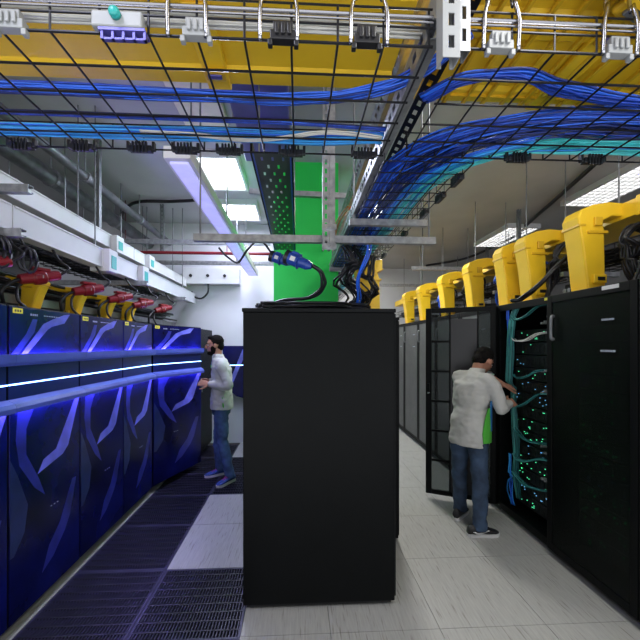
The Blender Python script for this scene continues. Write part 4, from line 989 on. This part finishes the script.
def person(label, loc, rz, J, cfg):
    t = thing('person', label, 'person', loc, rz)
    V = Vector; Rz = Matrix.Rotation(-rz, 3, 'Z')
    J = {k: V(p) for k, p in J.items()}
    pel, ch, nk, hd = J['pelvis'], J['chest'], J['neck'], J['head']
    body = MB()
    P, Mh = head(t, hd, cfg['hyaw'], cfg['hpitch'], M['skin'], cfg['hair'], cfg.get('beard'), body)
    body.tube([nk - V((0,0,.05)), nk + (hd-nk)*.35, hd + Mh @ V((0,-.035,-.04))], [.062,.055,.055], 14, 3)
    body.loft([oval(pel + V((0,0,-.04)), .13, .09), oval(pel + (ch-pel)*.5, .12, .085), oval(ch, .12, .08), oval(nk - V((0,0,.06)), .06, .045)])
    for s, S in ((-1,'L'), (1,'R')):
        sh, el, wr = J['sh'+S], J['el'+S], J['wr'+S]; hp, kn, an = J['hip'+S], J['kn'+S], J['an'+S]
        limb(body, [sh+(el-sh)*.12 - V((s*.02,0,.02)), sh+(el-sh)*.5, el], [.040,.040,.036]); limb(body, [el, el+(wr-el)*.35, wr], [.038,.038,.025])
        limb(body, [hp, hp+(kn-hp)*.5, kn], [.075,.065,.048]); limb(body, [kn, kn+(an-kn)*.4, an], [.048,.046,.032])
        h = cfg['hand'+S]; hand(body, wr, h[0], h[1], h[2], h[3], 1.0)
    me = to_mesh_remeshed(body, 'body', .0065, 2); put(me, 'body', M['skin'], t)
    # shirt
    s_ = MB(); ax = ch - pel; fwd = V((0,1,0)); hem = pel + V((0,0,cfg.get('hem',-.07)))
    sw = cfg.get('w', 1.0); hw = cfg.get('hw', 1.0); slope = V((0, 1, -ax.y/ax.z)).normalized()
    rings = [oval(hem, .198*hw, .140*hw), oval(pel + V((0,0,-.02)), .190*hw, .137*hw), oval(pel + V((0,0,.07)), .176*hw, .130*hw, v=slope), oval(pel + ax*.45, .168*sw, .125*sw, v=slope), oval(pel + ax*.8, .180*sw, .128*sw, v=slope),
             oval(ch + V((0,0,.03)), .188*sw, .122*sw, v=slope), oval(ch + (nk-ch)*.55, .168*sw, .100*sw, v=slope), oval(ch + (nk-ch)*.85, .118, .078, v=slope), oval(nk + V((0,.0,.0)), .062, .060, v=slope)]
    s_.loft(rings)
    for s, S in ((-1,'L'), (1,'R')):
        sh, el, wr = J['sh'+S], J['el'+S], J['wr'+S]
        limb(s_, [sh - V((s*.045,0,-.0)), sh+(el-sh)*.10, sh+(el-sh)*.55, el], [.066,.068,.059,.052])
        fr = cfg.get('cuff'+S, .93); limb(s_, [el, el+(wr-el)*fr*.5, el+(wr-el)*fr], [.054,.049,.038 if fr > .5 else .050])
    me = to_mesh_remeshed(s_, 'shirt', .009, 9, .013, 8, cfg.get('seed', 0)); so = put(me, 'shirt', M['shirt'], t)
    # collar
    c = MB(); n_ = 20; tilt = (hd-nk).normalized(); r0 = oval(nk + V((0,0,-.012)), .072, .072, v=slope, n=n_); r1 = oval(nk + tilt*.04, .062, .064, v=slope, n=n_); r2 = oval(nk + tilt*.042, .057, .059, v=slope, n=n_); r3 = oval(nk - V((0,0,.012)), .06, .06, v=slope, n=n_)
    c.loft([r0, r1, r2, r3], caps=False); c.build('collar', M['shirt'], so, local=True, smooth=True)
    # jeans
    j = MB(); j.loft([oval(pel + V((0,0,-.13)), .145, .105), oval(pel + V((0,0,-.03)), .152, .108), oval(pel + V((0,0,.06)), .145, .100)])
    for s, S in ((-1,'L'), (1,'R')):
        hp, kn, an = J['hip'+S], J['kn'+S], J['an'+S]
        limb(j, [hp + V((0,0,.02)), hp+(kn-hp)*.3, kn], [.084,.086,.064]);
        j.tube([kn, kn+(an-kn)*.4, an+(kn-an)*.03, an - V((0,0,.035))], [.068,.066,.060,.066], 14, 4)
    me = to_mesh_remeshed(j, 'jeans', .009, 4, .010, 9, 7+cfg.get('seed', 0)); put(me, 'jeans', cfg['jeans'], t)
    return t, P, Mh, so

# ---- standing man with folded hands, left aisle
rz = R(97)
J1 = dict(pelvis=(0,0,.93), chest=(0,.0,1.32), neck=(0,.035,1.49), head=(0,.085,1.635),
          shL=(-.175,.0,1.42), elL=(-.235,-.10,1.16), wrL=(-.13,.13,1.175), shR=(.175,.0,1.42), elR=(.23,-.06,1.17), wrR=(.10,.16,1.19),
          hipL=(-.085,0,.88), knL=(-.11,-.02,.49), anL=(-.12,-.10,.10), hipR=(.085,0,.88), knR=(.12,.05,.49), anR=(.15,.03,.10))
cfg = dict(hyaw=R(8), hpitch=R(-6), hair=M['hair'], beard=True, handL=((.30,.9,.12),(-.8,.2,.5),-1,.35), handR=((-.55,.8,.10),(.7,.4,.5),1,.5), jeans=M['jeans2'], seed=2, w=.96, hem=-.06)
t, P, Mh, so = person('bearded man in white shirt and blue jeans standing at the open blue door', (-.93, 4.33, 0), rz, J1, cfg)
shoe(t, (-.12,-.10), R(48), M['shoeblue'], M['sole'], M['pink']); shoe(t, (.15,.03), R(22), M['shoeblue'], M['sole'], M['pink'])
m = MB(); a = Vector(J1['wrL']); d = (a-Vector(J1['elL'])).normalized(); m.tube([a-d*.035, a-d*.012], .034, 14); m.build('wristwatch', M['plastic'], t, local=True)
m = MB(); m.tube([(0,.078,1.50),(0,.112,1.44),(0,.128,1.36)], .008, 8, 4); m.build('button_placket', M['shirtblue'], so, local=True)
m = MB(); m.ell((-.075,.118,1.38), (.016,.006,.018)); m.build('chest_emblem', M['shirtgreen'], so, local=True)
m = MB(); m.tube([(-.165,-.04,.87),(-.176,-.03,.95),(-.166,-.02,1.02)], .012, 8, 3); m.build('side_stripe', M['shirtgreen'], so, local=True)

# ---- man working in the open cabinet
base = Vector((1.54, 3.08, 0)); rz = R(-57); Ri = Matrix.Rotation(-rz, 3, 'Z')
WL = lambda x, y, z: tuple(Ri @ (Vector((x, y, z)) - base))
J2 = dict(pelvis=(0,-.01,.90), chest=(0,.045,1.24), neck=(0,.110,1.395), head=(.015,.215,1.49),
          shL=(-.155,.06,1.335), elL=WL(1.80,3.32,1.36), wrL=WL(1.93,3.20,1.265), shR=(.155,.06,1.335), elR=WL(1.735,2.90,1.10), wrR=WL(1.88,3.03,1.115),
          hipL=(-.085,-.01,.85), knL=(-.125,.05,.47), anL=WL(1.545,3.27,.10), hipR=(.085,-.01,.85), knR=(.10,.0,.47), anR=WL(1.565,2.94,.10))
hd = Ri @ Vector((.9,-.05,-.25)); hd2 = Ri @ Vector((.75,.5,.1))
cfg = dict(hyaw=R(-8), hpitch=R(-36), hair=M['greyhair'], beard=False, handL=(tuple(hd), tuple(Ri @ Vector((0,-.5,1))), 1, .9), handR=(tuple(hd2), tuple(Ri @ Vector((.2,-.8,.6))), -1, .9),
           jeans=M['jeans'], seed=11, cuffL=.22, cuffR=.9, w=.90, hw=.88, hem=-.15)
t, P, Mh, so = person('man in grey-white shirt with back to the camera working in the open cabinet', tuple(base), rz, J2, cfg)
fa = -rz  # toe direction: world +X
shoe(t, WL(1.54,2.94,0), -rz - R(88), M['shoe'], M['sole'], M['cable_black'], logo=True)
shoe(t, WL(1.53,3.26,0), -rz - R(45), M['shoe'], M['sole'], M['cable_black'])
m = MB(); e_, w_ = Vector(J2['elL']), Vector(J2['wrL']); q = e_+(w_-e_)*.20; d = (w_-e_).normalized(); m.tube([q, q+d*.045], [.052,.050], 14); m.build('rolled_cuff', M['mint'], so, local=True)
# coloured side panel low on the right flank
m = MB(); rings = []
for (z, a0, a1) in ((.80,-.50,.30),(.88,-.55,.32),(1.0,-.42,.25),(1.10,-.2,.2)):
    rings.append([Vector((math.cos(a)*.192, .0+.02*(z-.8) + math.sin(a)*.137, z)) for a in [a0+(a1-a0)*k/6 for k in range(7)]] + [Vector((math.cos(a)*.186, .02*(z-.8)+math.sin(a)*.131, z)) for a in [a1-(a1-a0)*k/6 for k in range(7)]])
m.loft(rings); m.build('green_side_panel', M['shirtgreen'], so, local=True)
m = MB(); rings = []
for (z, a0, a1) in ((.90,.05,.36),(1.0,.0,.33),(1.08,-.05,.25),(1.16,.0,.2)):
    rings.append([Vector((math.cos(a)*.195, .0+.02*(z-.8) + math.sin(a)*.140, z)) for a in [a0+(a1-a0)*k/6 for k in range(7)]] + [Vector((math.cos(a)*.190, .02*(z-.8)+math.sin(a)*.133, z)) for a in [a1-(a1-a0)*k/6 for k in range(7)]])
m.loft(rings); m.build('blue_side_panel', M['shirtblue'], so, local=True)
